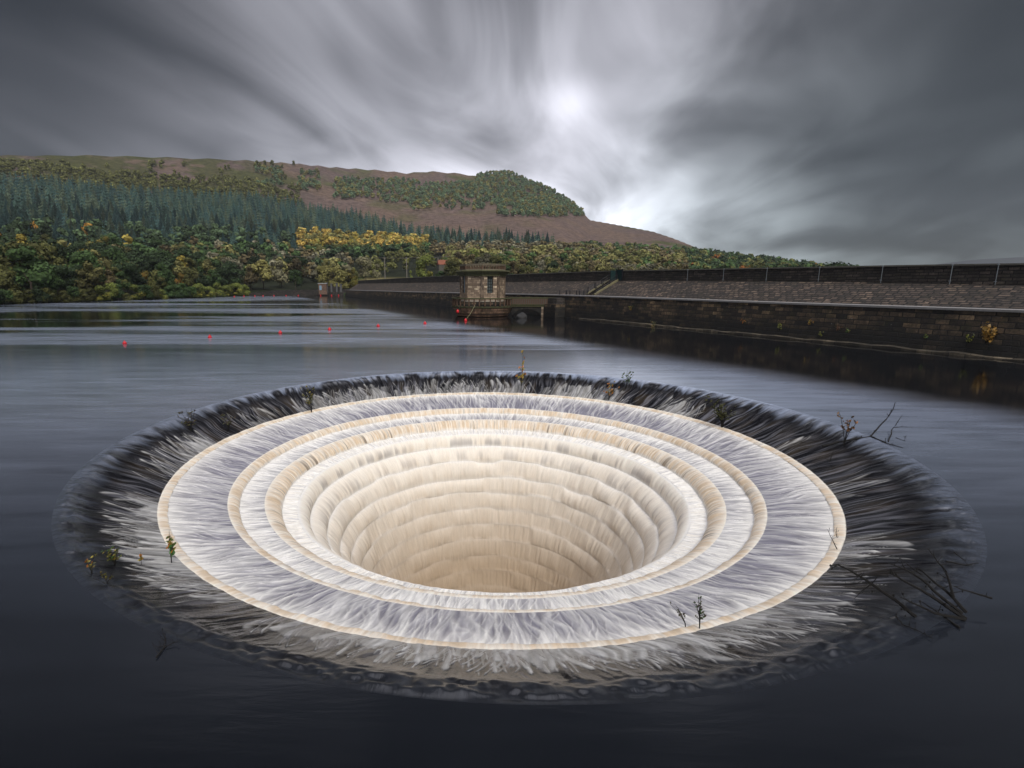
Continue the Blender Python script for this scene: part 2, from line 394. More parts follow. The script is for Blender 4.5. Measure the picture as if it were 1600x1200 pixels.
ex = .16*np.clip((R0-9.98)/2.02, 0, 1)
VX = CX+ex+RR*np.cos(T); VY = CY+RR*np.sin(T)
bell_mats = {}
def bell_mat(name, bumpy, r_foam=.55, r_wet=.07, lo=.72, hi=1.22, ior=1.4):
    g = NT(name); tc = g.n('ShaderNodeTexCoord').outputs['Object']
    v = g.n('ShaderNodeVectorMath', {0: tc, 1: (CX, CY, 0)}, operation='SUBTRACT').outputs[0]
    x = g.n('ShaderNodeSeparateXYZ', {0: v})
    dirv = g.n('ShaderNodeVectorMath', {0: g.n('ShaderNodeCombineXYZ', {0: x.outputs[0], 1: x.outputs[1], 2: 0.0})}, operation='NORMALIZE').outputs[0]
    rr = g.n('ShaderNodeVectorMath', {0: g.n('ShaderNodeCombineXYZ', {0: x.outputs[0], 1: x.outputs[1], 2: 0.0})}, operation='LENGTH').outputs['Value']
    sc = g.n('ShaderNodeVectorMath', {0: dirv, 3: 60.0}, operation='SCALE').outputs[0]
    q = g.n('ShaderNodeVectorMath', {0: sc, 1: g.n('ShaderNodeCombineXYZ', {0: 0.0, 1: 0.0, 2: g.math('ADD', g.math('MULTIPLY', rr, 1.3), g.math('MULTIPLY', x.outputs[2], .8))})}, operation='ADD').outputs[0]
    n1 = g.noise(q, 1.6, 5, .65, .25)
    a = g.n('ShaderNodeVertexColor', layer_name='col'); at = a.outputs[0]; w = a.outputs[1]
    k = g.mapr(n1, .30, .70, lo, hi)
    c = g.n('ShaderNodeVectorMath', {0: at, 3: k}, operation='SCALE').outputs[0]
    c = g.n('ShaderNodeVectorMath', {0: c, 1: (.9, .88, .85)}, operation='MINIMUM').outputs[0]
    spec = g.mapr(x.outputs[2], -.30, -.10, .16, .5) if ior > 1.5 else .5
    if ior > 1.5: ior = g.mapr(x.outputs[2], -.22, -.02, 1.33, g.mapr(x.outputs[1], -10, -6, 1.5, 2.0))
    rgh = g.mix(w, (r_foam,)*3+(1,), (r_wet,)*3+(1,))
    b = g.n('ShaderNodeBump', {'Height': n1, 'Strength': bumpy, 'Distance': .06})
    return g.out(g.n('ShaderNodeBsdfPrincipled', {'Base Color': c, 'Roughness': rgh, 'IOR': ior, 'Normal': b, 'Specular IOR Level': spec}))
m_apron = bell_mat('water_sliding_over_dark_lip', .30, .55, .07, .72, 1.22, 1.7)
m_ring = bell_mat('foaming_water_on_ledge', .35, .6, .25, .85, 1.14)
m_shaft = bell_mat('milky_peat_water_falling', .05, .8, .3, .93, 1.06)
bell = empty('bellmouth_spillway', (CX, CY, 0))
tag(bell, 'huge round stepped overflow funnel with cream water pouring into its shaft', 'spillway')
V = np.stack([VX-CX, VY-CY, ZZ], -1)
def bell_part(name, a, b, mat, label=None):
    b = min(b, NR-1); n = b-a+1
    Vs = V[a:b+1].reshape(-1, 3); Cs = np.concatenate([col[a:b+1], wet[a:b+1][..., None]], -1).reshape(-1, 4)
    i = np.arange(n-1)[:, None]*TH; j = np.arange(TH)[None]; j2 = (j+1) % TH
    Q = np.stack([i+j, i+j2, i+TH+j2, i+TH+j], -1).reshape(-1, 4)
    me = mesh_np(name, Vs, Q, mat, True, Cs)
    o = link(name, me, bell)
    if label: o['label'] = label
    return o
# object coordinates are local to the bell
for mm in (m_apron, m_ring, m_shaft):
    for nd in mm.node_tree.nodes:
        if nd.type == 'VECT_MATH' and nd.operation == 'SUBTRACT': nd.inputs[1].default_value = (0, 0, 0)
bell_part('apron', marks[0], marks[1], m_apron, 'dark wet outer lip streaked with white foam')
bell_part('ledge', marks[1], marks[2], m_ring, 'wide outer ledge of lavender and white streaming water')
bell_part('ledge', marks[2], marks[3], m_ring, 'narrow middle ledge of white streaming water')
bell_part('ledge', marks[3], marks[4], m_ring, 'inner beige riser with dark gaps between threads of water')
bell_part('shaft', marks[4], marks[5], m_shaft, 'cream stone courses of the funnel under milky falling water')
mb = MB(); mb.prism([(2.35*math.cos(t*math.pi/16), 2.35*math.sin(t*math.pi/16)) for t in range(32)], prev[1]-.5, prev[1]-.02)
mb.build('shaft_floor', simple('churning_peat_foam', (.5, .4, .28), .7), bell)
# ------------------------------------------------------------------ lake
def lake():
    rr = [12.0]; 
    while rr[-1] < 700: rr.append(rr[-1]+max(.35, (rr[-1]-12)*.12))
    rr = np.array(rr); n = 720
    t = (np.arange(n)+.5)/n*2*np.pi
    Rg, Tg = np.meshgrid(rr, t, indexing='ij')
    V = np.stack([CX+.16+Rg*np.cos(Tg), CY+Rg*np.sin(Tg), np.zeros_like(Rg)], -1).reshape(-1, 3)
    i = np.arange(len(rr)-1)[:, None]*n; j = np.arange(n)[None]; j2 = (j+1) % n
    Q = np.stack([i+j, i+n+j, i+n+j2, i+j2], -1).reshape(-1, 4)
    g = NT('dark_reservoir_water'); tc = g.n('ShaderNodeTexCoord').outputs['Object']
    # ruffled lanes drawn out along the flow, calm lanes between them
    def lane(rot, sc, off, det=4):
        mp = g.n('ShaderNodeMapping', {'Vector': tc, 'Location': off, 'Rotation': (0, 0, rot), 'Scale': sc})
        return g.noise(mp, 1.0, det, .55, .6)
    l1 = lane(.10, (.012, .075, 1), (3, 1.3, 0)); l2 = lane(-.1, (.05, .40, 1), (7, 3, 0)); l3 = lane(.0, (.25, 1.6, 1), (1, 9, 0))
    ruf = g.mapr(g.math('ADD', g.math('MULTIPLY', l1, .8), g.math('MULTIPLY', l2, .2)), .42, .56, 0, 1)
    x = g.n('ShaderNodeSeparateXYZ', {0: tc})
    yy = x.outputs[1]
    dist = g.mapr(yy, 24, 46, 0, 1)                 # near the bell the whole sheet is drawn smooth
    ruf2 = g.math('ADD', g.math('MULTIPLY', ruf, dist), g.math('SUBTRACT', 1.0, dist))
    # dam's dark reflection painted: pale sheen and ruffling cut near the wall
    wl = g.math('ADD', g.math('MULTIPLY', x.outputs[0], .9135), g.math('MULTIPLY', yy, .4068))   # distance towards the wall
    cut = g.mapr(g.math('ADD', wl, g.math('MULTIPLY', l2, 2.0)), 24.5, 29.5, 1, 0)
    ruf3 = g.math('MULTIPLY', ruf2, cut)
    rough = g.math('ADD', .085, g.math('MULTIPLY', ruf3, g.math('ADD', .03, g.math('MULTIPLY', dist, .13))))
    fine = g.noise(g.n('ShaderNodeMapping', {'Vector': tc, 'Scale': (.5, 2.6, 1), 'Rotation': (0, 0, .15)}), 1.0, 4, .6, .3)
    bmp = g.n('ShaderNodeBump', {'Height': fine, 'Strength': g.math('MULTIPLY', ruf3, .05), 'Distance': .15})
    sky_sheen = g.math('MULTIPLY', ruf3, g.math('MULTIPLY', g.math('MULTIPLY', g.mapr(yy, 3, 28, .0, 1), g.mapr(x.outputs[0], -8, 12, .70, 1.0)), g.math('ADD', .75, g.math('MULTIPLY', g.math('SUBTRACT', l3, .5), 1.0))))
    colr = g.mix(sky_sheen, (.003, .004, .006, 1), (.38, .44, .57, 1))  # bright sky reflection put into the water's base colour
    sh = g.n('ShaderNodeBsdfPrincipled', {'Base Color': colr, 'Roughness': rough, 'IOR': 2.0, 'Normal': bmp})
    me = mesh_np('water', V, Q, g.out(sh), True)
    tag(link('water', me), kind='structure')
lake()
# ------------------------------------------------------------------ terrain
SK = np.array([(-600, 252), (-200, 249), (0, 247.5), (100, 247), (180, 246), (290, 248), (400, 251), (480, 256), (530, 261), (600, 265.5), (640, 270), (675, 267), (720, 270.5), (745, 275), (770, 271), (785, 270), (800, 274), (812, 280), (840, 291), (870, 307), (900, 330), (915, 344), (960, 352), (1010, 362), (1040, 372), (1080, 388), (1150, 402), (1220, 416), (1270, 424), (1330, 432), (1600, 440), (2200, 442)], float)
DR = np.array([(-600, 950), (0, 960), (400, 1060), (700, 1240), (785, 1290), (915, 1150), (1080, 900), (1270, 680), (1600, 600), (2200, 600)], float)
SH = np.array([(-600, 150), (-200, 165), (0, 175), (100, 186), (200, 201), (300, 228), (380, 258), (440, 266), (540, 272), (700, 230), (900, 150), (1300, 120), (2200, 120)], float)
WL0 = np.array([35.653, 32.716]); WD = np.array([-.4068, .9135]); WN = np.array([.9135, .4068])
def terr(x, y):
    x = np.asarray(x, float); y = np.asarray(y, float)
    d = np.hypot(x, y)
    a = np.arctan2(x, y)
    aa = np.clip(a, -1.05, 1.05)
    px = X0+F*np.tan(aa)
    yk = np.interp(px, SK[:, 0], SK[:, 1]); dr_ = np.interp(px, DR[:, 0], DR[:, 1]); ds = np.interp(px, SH[:, 0], SH[:, 1])
    b = (yk-600)/F; ta = np.tan(aa)
    el = (-sp-b*cp)/np.hypot(ta, cp-b*sp)          # tan(elevation) of the skyline
    # pitch moves the column a little; correct the column for high rays
    zr = H+el*dr_
    u = np.clip((d-ds)/(dr_-ds), 0, 1)
    left = sstep(560, 470, px) if False else 1-sstep(470, 560, px)
    base = left*2.2+(1-left)*(-2.0)
    g = u**1.6
    base = base+7.5*sstep(525, 575, px)*(1-sstep(760, 840, px))*sstep(10, 45, d-ds)*(1-sstep(150, 300, d-ds))
    z = base*sstep(0, 14, d-ds)+(zr-base)*g
    z = z+np.sin(x*.013+1)*np.sin(y*.017)*6*u*(1-u)+np.sin(x*.041)*np.sin(y*.037+2)*2.4*u*(1-u)
    beyond = np.clip((d-dr_)/900, 0, 1)
    z = z-beyond*(zr+10)*.7
    # lake bed
    bed = -1.2-2.5*sstep(0, 40, ds-d)
    q = (x-WL0[0])*WN[0]+(y-WL0[1])*WN[1]          # distance behind the dam face
    inl = d < ds
    z = np.where(inl, bed, z)
    # downstream side of the dam
    behind = (q > 10)
    zb = 1.5-sstep(10, 60, q)*6
    z = np.where(behind & inl, zb, z)
    z = np.where(behind & ~inl, np.maximum(z, -4.4), z)
    # dam end and the grassy bank round it
    back = np.abs(a) > 1.05
    z = np.where(back, np.where(d < 220, bed, 2+(d-220)*.09), z)
    return z
def terrain():
    na = 1100; 
    ang = np.concatenate([np.linspace(-math.pi, -1.0, 90, endpoint=False), np.linspace(-1.0, 1.0, na, endpoint=False), np.linspace(1.0, math.pi, 90)])
    dd = [25.0]
    while dd[-1] < 1850: dd.append(dd[-1]*1.0145+.1)
    dd = np.array(dd)
    D_, A_ = np.meshgrid(dd, ang, indexing='ij')
    X = D_*np.sin(A_); Y = D_*np.cos(A_); Z = terr(X, Y)
    n = len(ang); m = len(dd)
    V = np.stack([X, Y, Z], -1).reshape(-1, 3)
    i = np.arange(m-1)[:, None]*n; j = np.arange(n-1)[None]
    Q = np.stack([i+j, i+j+1, i+n+j+1, i+n+j], -1).reshape(-1, 4)
    # ground cover
    px, py = proj(X, np.maximum(Y, 5), Z)
    xs = (X/13).ravel(); ys = (Y/13).ravel()
    def n2(sc, sd):
        u = X/sc+500; v = Y/sc+500
        return vnoise(u, v, 1024, sd)
    nz = n2(60, 1)*.5+n2(24, 2)*.3+n2(9, 3)*.2
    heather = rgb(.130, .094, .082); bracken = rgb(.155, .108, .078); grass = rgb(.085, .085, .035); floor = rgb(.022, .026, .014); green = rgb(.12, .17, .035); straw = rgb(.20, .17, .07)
    c = lerp(heather, bracken, sstep(.42, .60, nz)*.8)
    c = lerp(c, grass, sstep(.5, .7, n2(110, 5)*.6+n2(30, 6)*.4))
    olive = (1-sstep(300, 520, px))*sstep(.35, .5, n2(40, 8)*.7+n2(10, 9)*.3)
    c = lerp(c, rgb(.062, .066, .022), olive*.9)
    c = lerp(c, rgb(.17, .115, .09), sstep(430, 500, px)*(1-sstep(900, 1000, px))*sstep(300, 330, py)*.35)
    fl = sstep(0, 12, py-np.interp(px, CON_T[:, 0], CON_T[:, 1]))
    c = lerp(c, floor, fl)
    ds = np.interp(X0+F*np.tan(np.clip(A_, -1.05, 1.05)), SH[:, 0], SH[:, 1])
    fld = sstep(540, 575, px)*(1-sstep(700, 740, px))*(1-sstep(60, 90, D_-ds))
    c = lerp(c, lerp(green, straw, sstep(.35, .6, n2(14, 12))), fld)
    g = NT('moor_ground'); a = g.n('ShaderNodeVertexColor', layer_name='col').outputs[0]
    tc = g.n('ShaderNodeTexCoord').outputs['Object']
    nn = g.noise(tc, .12, 8, .72)
    k = g.mapr(nn, .3, .7, .55, 1.5)
    cc = g.n('ShaderNodeVectorMath', {0: a, 3: k}, operation='SCALE').outputs[0]
    b = g.n('ShaderNodeBump', {'Height': nn, 'Strength': .8, 'Distance': 4.0})
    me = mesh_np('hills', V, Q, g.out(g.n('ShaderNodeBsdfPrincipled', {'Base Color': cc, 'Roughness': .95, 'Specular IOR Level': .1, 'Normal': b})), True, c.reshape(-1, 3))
    tag(link('hills', me), kind='structure')
CON_T = np.array([(-700, 275), (0, 286), (100, 298), (200, 306), (300, 314), (400, 318), (450, 326), (560, 345), (640, 368), (720, 378), (860, 389), (880, 398), (915, 392), (1000, 398), (1080, 402), (1270, 424), (1800, 436)], float)
terrain()
# ------------------------------------------------------------------ dam
def WP(t, q, z): return (WL0[0]+WD[0]*t+WN[0]*q, WL0[1]+WD[1]*t+WN[1]*q, z)
def t_at(px, q):
    k = (px-X0)/F
    ax = WL0[0]+WN[0]*q; ay = WL0[1]+WN[1]*q
    return (ax-k*ay)/(k*WD[1]-WD[0])
def z_at(px, py, q):
    t = t_at(px, q); D = WL0[1]+WD[1]*t+WN[1]*q
    return t, float(atdepth(px, py, D)[2])
QT, QB = 6.2, 5.95
tz = sorted(z_at(px, py, QT) for px, py in ((545, 439.5), (620, 435), (700, 431), (800, 428.5), (960, 422.5), (1100, 420), (1268, 416.5), (1450, 413), (1600, 410.8)))
bz = sorted(z_at(px, py, QB) for px, py in ((700, 441), (800, 440.5), (960, 438.5), (1268, 440), (1600, 446)))
lz = sorted(z_at(px, py, .35) for px, py in ((560, 453.5), (650, 456), (870, 460.5), (960, 463.5), (1200, 472), (1600, 485)))
ztop = lambda t: float(np.interp(t, [a for a, b in tz], [b for a, b in tz]))
zbas = lambda t: float(np.interp(t, [a for a, b in bz], [b for a, b in bz]))
zled = lambda t: float(np.interp(t, [a for a, b in lz], [b for a, b in lz]))
T_END = t_at(542, 0)
ts = list(np.linspace(-22, T_END, 60))
def extrude(mb, section, ts, close=True):
    i0 = len(mb.v); k = None
    for t in ts:
        sec = section(t); k = len(sec)
        for q, z in sec: mb.v.append(WP(t, q, z)); mb.c.append((1, 1, 1))
    for a in range(len(ts)-1):
        for j in range(k): mb.f.append((i0+a*k+j, i0+a*k+(j+1) % k, i0+(a+1)*k+(j+1) % k, i0+(a+1)*k+j))
    mb.f.append(tuple(i0+j for j in range(k))[::-1]); mb.f.append(tuple(i0+(len(ts)-1)*k+j for j in range(k)))
m_wall = stone('blackened_wall_blocks', (.028, .022, .018), (.30, .205, .115), (.012, .011, .010), .8, .36, dirt_amt=.75, pale=.8, moss=.25, bump=1.0, zdark=1.5, ms=.035)
m_pitch = stone('pitched_stone', (.045, .035, .027), (.23, .165, .12), (.012, .010, .008), .55, .40, dirt=(.03, .026, .022), dirt_amt=.5, pale=.7, moss=.15, bump=1.3, ms=.075)
m_par = stone('parapet_stone', (.04, .034, .03), (.13, .105, .085), (.015, .013, .012), .6, .24, dirt=(.02, .018, .015), dirt_amt=.6, pale=.6, moss=.2, bump=1.0, ms=.04)
m_cope = simple('pale_coping_stone', (.27, .26, .25), .8, .35, 4)
m_capd = simple('dark_weathered_coping', (.10, .095, .08), .9, .4, 3)
dam = empty('masonry_dam', WP(0, 0, 0)); tag(dam, 'long dark stone dam with pitched face and parapet beyond the water', 'dam')
def dpart(name, section, mat, t=None):
    mb = MB(); extrude(mb, section, t or ts); o = mb.build(name, mat, None, uv=True)
    o.data.transform(__import__('mathutils').Matrix.Translation(-dam.location)); o.parent = dam; return o
dpart('retaining_wall', lambda t: [(-.05, -3), (0, 0), (.35, zled(t)-.16), (2.0, zled(t)-.16), (2.0, -3)], m_wall)
dpart('ledge_coping', lambda t: [(.26, zled(t)-.157), (.26, zled(t)), (2.2, zled(t)+.02), (2.2, zled(t)-.157)], m_cope)
dpart('pitched_face', lambda t: [(1.75, zled(t)+.025), (5.9, zbas(t)), (5.9, zled(t)-1), (1.75, zled(t)-1)][::-1] if False else [(1.75, zled(t)-.8), (1.75, zled(t)+.03), (QB, zbas(t)), (QB+.6, zbas(t)), (QB+.6, zled(t)-.8)], m_pitch)
dpart('parapet', lambda t: [(QB+.05, zbas(t)-.3), (QB+.1, ztop(t)-.13), (QB+.55, ztop(t)-.13), (QB+.55, zbas(t)-.3)], m_par)
dpart('parapet_coping', lambda t: [(QB, ztop(t)-.127), (QB+.02, ztop(t)), (QB+.62, ztop(t)+.01), (QB+.64, ztop(t)-.127)], m_capd)
tp = list(np.linspace(t_at(1620, 0)-6, t_at(905, 0), 40)); pj = random.Random(3); hs = [pj.uniform(.10, .24) for _ in tp]
dpart('toe_ledge', lambda t: [(-.28, -2), (-.25, float(np.interp(t, tp, hs))-.03), (.03, float(np.interp(t, tp, hs))+.05), (.03, -2)], stone('toe_blocks', (.06, .05, .035), (.22, .18, .12), (.01, .01, .01), .9, .5, bump=.6, dirt_amt=.5), tp)
dpart('crest_road', lambda t: [(QB+.58, zbas(t)-.2), (QB+.58, zbas(t)+.25), (QB+7, zbas(t)+.2), (QB+7.2, zbas(t)-.2)], simple('crest_gravel', (.12, .11, .10), .95))
dpart('downstream_bank', lambda t: [(QB+7, -6), (QB+7, zbas(t)+.15), (QB+8, zbas(t)+.12), (QB+30, -6)], simple('bank_turf', (.06, .08, .025), .95, .4, .6))
m_green = simple('dark_green_paint', (.012, .035, .035), .4, .3, 6)
m_iron = simple('black_painted_iron', (.012, .012, .016), .45, .3, 8)
# marker staffs
m_staff = simple('pale_galvanised_staff', (.22, .25, .27), .45, .2, 5)
ords = ['first', 'second', 'third', 'fourth', 'fifth', 'sixth', 'seventh', 'eighth', 'ninth', 'tenth', 'eleventh', 'twelfth']
for k, px in enumerate((1067, 1122, 1188, 1268, 1364, 1470, 1540)):
    t = t_at(px, QB-.1); mb = MB()
    mb.tube([(0, 0, 0), (0, 0, ztop(t)-zbas(t)+.02)], .024, 6); mb.box((0, .03, ztop(t)-zbas(t)-.05), (.10, .16, .05)); mb.box((0, .03, .25), (.10, .14, .05))
    o = mb.build('marker_staff', m_staff); o.location = WP(t, QB-.12, zbas(t)-.02)
    tag(o, 'thin pale staff fixed upright to the parapet, %s to the right of the green gate' % ords[k], 'staff', 'pale staffs along the dam parapet')
# steps up the pitching with railings
t_s = t_at(927, 1.9)
st = empty('dam_steps', WP(t_s, 1.8, zled(t_s))); tag(st, 'narrow stone steps climbing the pitched face of the dam beside iron railings', 'steps')
def rel(o, root):
    from mathutils import Matrix
    o.data.transform(Matrix.Translation(-root.location)); o.parent = root; return o
ang = math.atan2(WN[1], WN[0])
sl = lambda q: zled(t_s)+(zbas(t_s)-zled(t_s))*(q-1.75)/(QB-1.75)
mb = MB()
for k in range(14):
    q = 1.9+k*.29; mb.box(WP(t_s+.9, q, sl(q)+.02), (.31, 1.5, .22), ang)
rel(mb.build('treads', m_pitch, uv=True), st)
for dt in (0.0, 1.85):
    mb = MB(); A_, B_ = WP(t_s+dt, 1.75, sl(1.75)+.12), WP(t_s+dt, QB, sl(QB)+.12)
    n = Vector((WD[0], WD[1], 0))*.14; u = Vector((0, 0, .16))
    a, b = Vector(A_), Vector(B_)
    pts = [a-n-u, a+n-u, a+n+u, a-n+u, b-n-u, b+n-u, b+n+u, b-n+u]
    for q in ((0, 1, 2, 3), (7, 6, 5, 4), (0, 4, 5, 1), (1, 5, 6, 2), (2, 6, 7, 3), (3, 7, 4, 0)): mb.poly([pts[j] for j in q])
    rel(mb.build('stringer', simple('mossy_stringer', (.20, .18, .10), .9, .4, 5), uv=True), st)
def railing(dt, lab):
    r = empty('handrail', WP(t_s+dt, 1.9, sl(1.9))); tag(r, lab, 'railing', 'iron railings of the dam steps')
    for k in range(4):
        q = 2.0+k*1.22; mb = MB(); mb.tube([WP(t_s+dt, q, sl(q)-.05), WP(t_s+dt, q, sl(q)+1.02)], .075, 8); mb.box(WP(t_s+dt, q, sl(q)+1.04), (.17, .17, .06), ang)
        rel(mb.build('post', m_iron), r)
    for h in (.5, .93):
        mb = MB(); mb.tube([WP(t_s+dt, 2.0, sl(2.0)+h), WP(t_s+dt, QB-.1, sl(QB)+h)], .03, 6); rel(mb.build('rail', m_iron), r)
railing(0, 'black iron railing on the near side of the steps up the dam')
railing(1.85, 'black iron railing on the far side of the steps up the dam')
g_ = empty('access_gate', WP(t_s+.2, QB-.1, sl(QB))); tag(g_, 'dark green metal gate box at the top of the dam steps', 'gate')
mb = MB(); mb.box(WP(t_s-.15, QB-.02, sl(QB)+.78), (.10, 1.25, 1.56), ang); rel(mb.build('gate_panel', m_green), g_)
mb = MB()
for dt in (-.8, .5): mb.box(WP(t_s-.15+dt, QB-.1, sl(QB)+.85), (.14, .12, 1.7), ang)
for h in (.1, 1.55): mb.box(WP(t_s-.15, QB-.09, sl(QB)+h), (.06, 1.2, .09), ang)
rel(mb.build('gate_frame', m_iron), g_)
mb = MB(); mb.box(WP(t_s+.5, QB-.6, sl(QB)+.75), (.9, .07, 1.35), ang); rel(mb.build('side_screen', m_green), g_)
for k, px in enumerate((872.5, 882.5, 888, 898.5, 903, 909.5, 914.5)):
    q = 1.3; t = t_at(px, q); mb = MB(); mb.tube([(0, 0, -.05), (0, 0, .62)], .08, 8); mb.tube([(0, 0, .62), (0, 0, .70)], [.1, .04], 8)
    o = mb.build('short_post', m_iron); o.location = WP(t, q, zled(t)+.02)
    tag(o, 'short black iron post on the dam ledge, %s of its row from the footbridge' % ords[k], 'post', 'short posts on the dam ledge')
# ------------------------------------------------------------------ valve tower
m_tw = stone('warm_ashlar', (.28, .20, .135), (.74, .56, .39), (.05, .04, .03), .75, .30, dirt=(.05, .04, .03), dirt_amt=.30, moss=0, bump=.5, ms=.02, dscale=.8, coarse=.12)
m_tw2 = stone('stained_red_ashlar', (.19, .105, .07), (.48, .29, .18), (.02, .015, .012), .8, .3, dirt=(.02, .02, .012), dirt_amt=.55, moss=.35, bump=.6, ms=.02, dscale=.7)
m_moss = simple('mossy_cornice', (.075, .075, .035), .95, .6, 2.5, bump=.5)
m_bal = simple('rusty_sandstone', (.115, .07, .045), .9, .5, 3, bump=.4)
TD = 84.0; tcx = float(atdepth(754, 450, TD)[0])
zt = lambda y: float(atdepth(754, y, TD)[2])
tw = empty('valve_tower', (tcx, TD, 0)); tag(tw, 'small octagonal stone valve tower with balustraded roof and balcony rising from the water', 'tower')
A0 = -math.pi/2-.04          # one vertex of the octagon towards the camera
def octo(R, n=8, a0=A0): return [(R*math.cos(a0+2*math.pi*k/n), R*math.sin(a0+2*math.pi*k/n)) for k in range(n)]
Rw = 3.52
mb = MB(); mb.prism(octo(3.4, 16), -4, .35); mb.build('shaft_in_water', m_wall, tw, uv=True)
mb = MB(); mb.prism(octo(4.12, 24), .10, .42, top=octo(4.28, 24)); mb.prism(octo(4.40, 24), .423, .60, top=octo(4.42, 24)); mb.prism(octo(4.50, 24), .603, 1.08, top=octo(4.62, 24)); mb.prism(octo(4.74, 24), 1.083, 1.40, top=octo(4.80, 24)); mb.build('corbel_base', m_tw2, tw, uv=True)
zb0 = zt(478.5)-.15; zb1 = zt(464.5)
mb = MB(); mb.prism(octo(4.95, 24), 1.403, zb0+.25, top=octo(5.02, 24)); mb.build('balcony_slab', m_moss, tw, uv=True)
mb = MB(); mb.ring(4.62, 4.95, zb1-.2, zb1-.02, 24, A0); mb.build('balcony_rail', m_moss, tw)
nb = 36
for k in range(nb):
    a = A0+2*math.pi*(k+.5)/nb
    if -.22 < (a+.07) % (2*math.pi)-0 < .0 or abs(((a-.0+math.pi) % (2*math.pi))-math.pi) < .2: continue
    mb = MB(); R = 4.78; h0 = zb0+.253; h1 = zb1-.203; hh = h1-h0
    mb.tube([(0, 0, h0), (0, 0, h0+hh*.15), (0, 0, h0+hh*.35), (0, 0, h0+hh*.75), (0, 0, h1)], [.13, .10, .15, .09, .13], 6)
    o = mb.build('baluster', m_bal, tw, smooth=True); o.location = (R*math.cos(a), R*math.sin(a), 0)
zw0 = zb0+.253; zc0 = zt(429); zc1 = zt(423.5); zp1 = zt(413.2)
mb = MB(); mb.prism(octo(Rw+.28), zw0, zw0+.72, top=octo(Rw+.2)); mb.build('tower_foot', m_wall, tw, uv=True)
mb = MB(); mb.prism(octo(Rw+.18), zw0+.723, zw0+.9, top=octo(Rw+.06)); mb.build('plinth', simple('pale_grey_plinth', (.28, .25, .20), .85, .3, 3), tw)
# wall: eight faces, with openings in the front right and the left one
zl0, zl1 = zw0+.9, zc0
sill, head = zt(457.5), zt(430.5)
verts8 = octo(Rw)
mb = MB(); mp = MB(); mg = MB()
for k in range(8):
    p, q = verts8[k], verts8[(k+1) % 8]
    P_ = lambda s, z, d=0: (p[0]+(q[0]-p[0])*s-(p[1]+q[1])*0+((p[0]+q[0])/2)*d, p[1]+(q[1]-p[1])*s+((p[1]+q[1])/2)*d, z)
    if k in (0, 6):      # window faces
        s0, s1 = (.30, .66) if k == 0 else (.30, .75)
        mb.poly([P_(0, zl0), P_(s0, zl0), P_(s0, zl1), P_(0, zl1)]); mb.poly([P_(s1, zl0), P_(1, zl0), P_(1, zl1), P_(s1, zl1)])
        mb.poly([P_(s0, zl0), P_(s1, zl0), P_(s1, sill), P_(s0, sill)]); mb.poly([P_(s0, head), P_(s1, head), P_(s1, zl1), P_(s0, zl1)])
        d = -.10
        for (a, b2, c, e) in ((s0, sill, s0, head), (s0, head, s1, head), (s1, head, s1, sill), (s1, sill, s0, sill)):
            mb.poly([P_(a, b2), P_(c, e), P_(c, e, d), P_(a, b2, d)])
        win = empty('window', (0, 0, 0)); win.parent = tw
        gm = MB(); gm.poly([P_(s0, sill, d+.01), P_(s1, sill, d+.01), P_(s1, head, d+.01), P_(s0, head, d+.01)])
        gmat = simple('dim_window_glass', (.10, .12, .12), .12, .4, 2) if k == 0 else simple('pale_blue_painted_door', (.33, .47, .55), .5, .15, 2)
        gm.build('pane' if k == 0 else 'door_leaf', gmat, win)
        bars = MB()
        for s in ((s0+.01), (2*s0+s1)/3, (s0+2*s1)/3, s1-.01) if k == 0 else (s0+.04, s1-.01): bars.tube([P_(s, sill, d+.035), P_(s, head, d+.035)], .035 if k == 0 else .06, 4)
        for j in range(7 if k == 0 else 2):
            z = sill+(head-sill)*j/(6 if k == 0 else 1); bars.tube([P_(s0, z, d+.03), P_(s1, z, d+.03)], .032, 4)
        bars.build('glazing_bars' if k == 0 else 'door_frame', simple('dark_window_frame', (.02, .024, .02), .5) if k == 0 else m_iron, win)
        if k == 6: win.name = 'door'
    else: mb.poly([P_(0, zl0), P_(1, zl0), P_(1, zl1), P_(0, zl1)])
    # corner pilaster and lintel band
    ax, ay = p[0]/Rw, p[1]/Rw
    a = math.atan2(ay, ax)
    mp.box((p[0]*.985, p[1]*.985, (zl0+zl1)/2), (.34, .52, zl1-zl0-.01), a)
o = mb.build('wall', m_tw, tw, uv=True)
mp.build('corner_pilaster', stone('pilaster_ashlar', (.17, .12, .08), (.38, .28, .19), (.06, .05, .04), 2.0, .36, dirt_amt=.25, bump=.35, ms=.015, dscale=.8), tw, uv=True)
mb = MB(); mb.prism(octo(Rw+.22), zc0-.3, zc0-.003, top=octo(Rw+.25)); mb.prism(octo(Rw+.32), zc0, zc1-.12, top=octo(Rw+.74)); mb.prism(octo(Rw+.82), zc1-.117, zc1+.06, top=octo(Rw+.72)); mb.build('cornice', m_moss, tw)
mb = MB(); mb.ring(Rw-.18, Rw+.1, zp1-.28, zp1, 8, A0, R0t=Rw-.22, R1t=Rw+.16); mb.ring(Rw-.2, Rw+.12, zc1+.06, zc1+.24, 8, A0); mb.build('roof_parapet_rail', simple('dark_roof_stone', (.19, .16, .11), .9, .5, 3), tw)
for k in range(8):
    p, q = octo(Rw-.02)[k], octo(Rw-.02)[(k+1) % 8]
    for j in range(6):
        s = (j+.0)/6; mb = MB(); h0, h1 = zc1+.24, zp1-.28
        w = .36 if j == 0 else .13
        a = math.atan2(q[1]-p[1], q[0]-p[0])
        mb.box((0, 0, (h0+h1)/2), (w, .2, h1-h0-.004), a)
        o = mb.build('parapet_baluster', m_bal, tw); o.location = (p[0]+(q[0]-p[0])*s, p[1]+(q[1]-p[1])*s, 0)
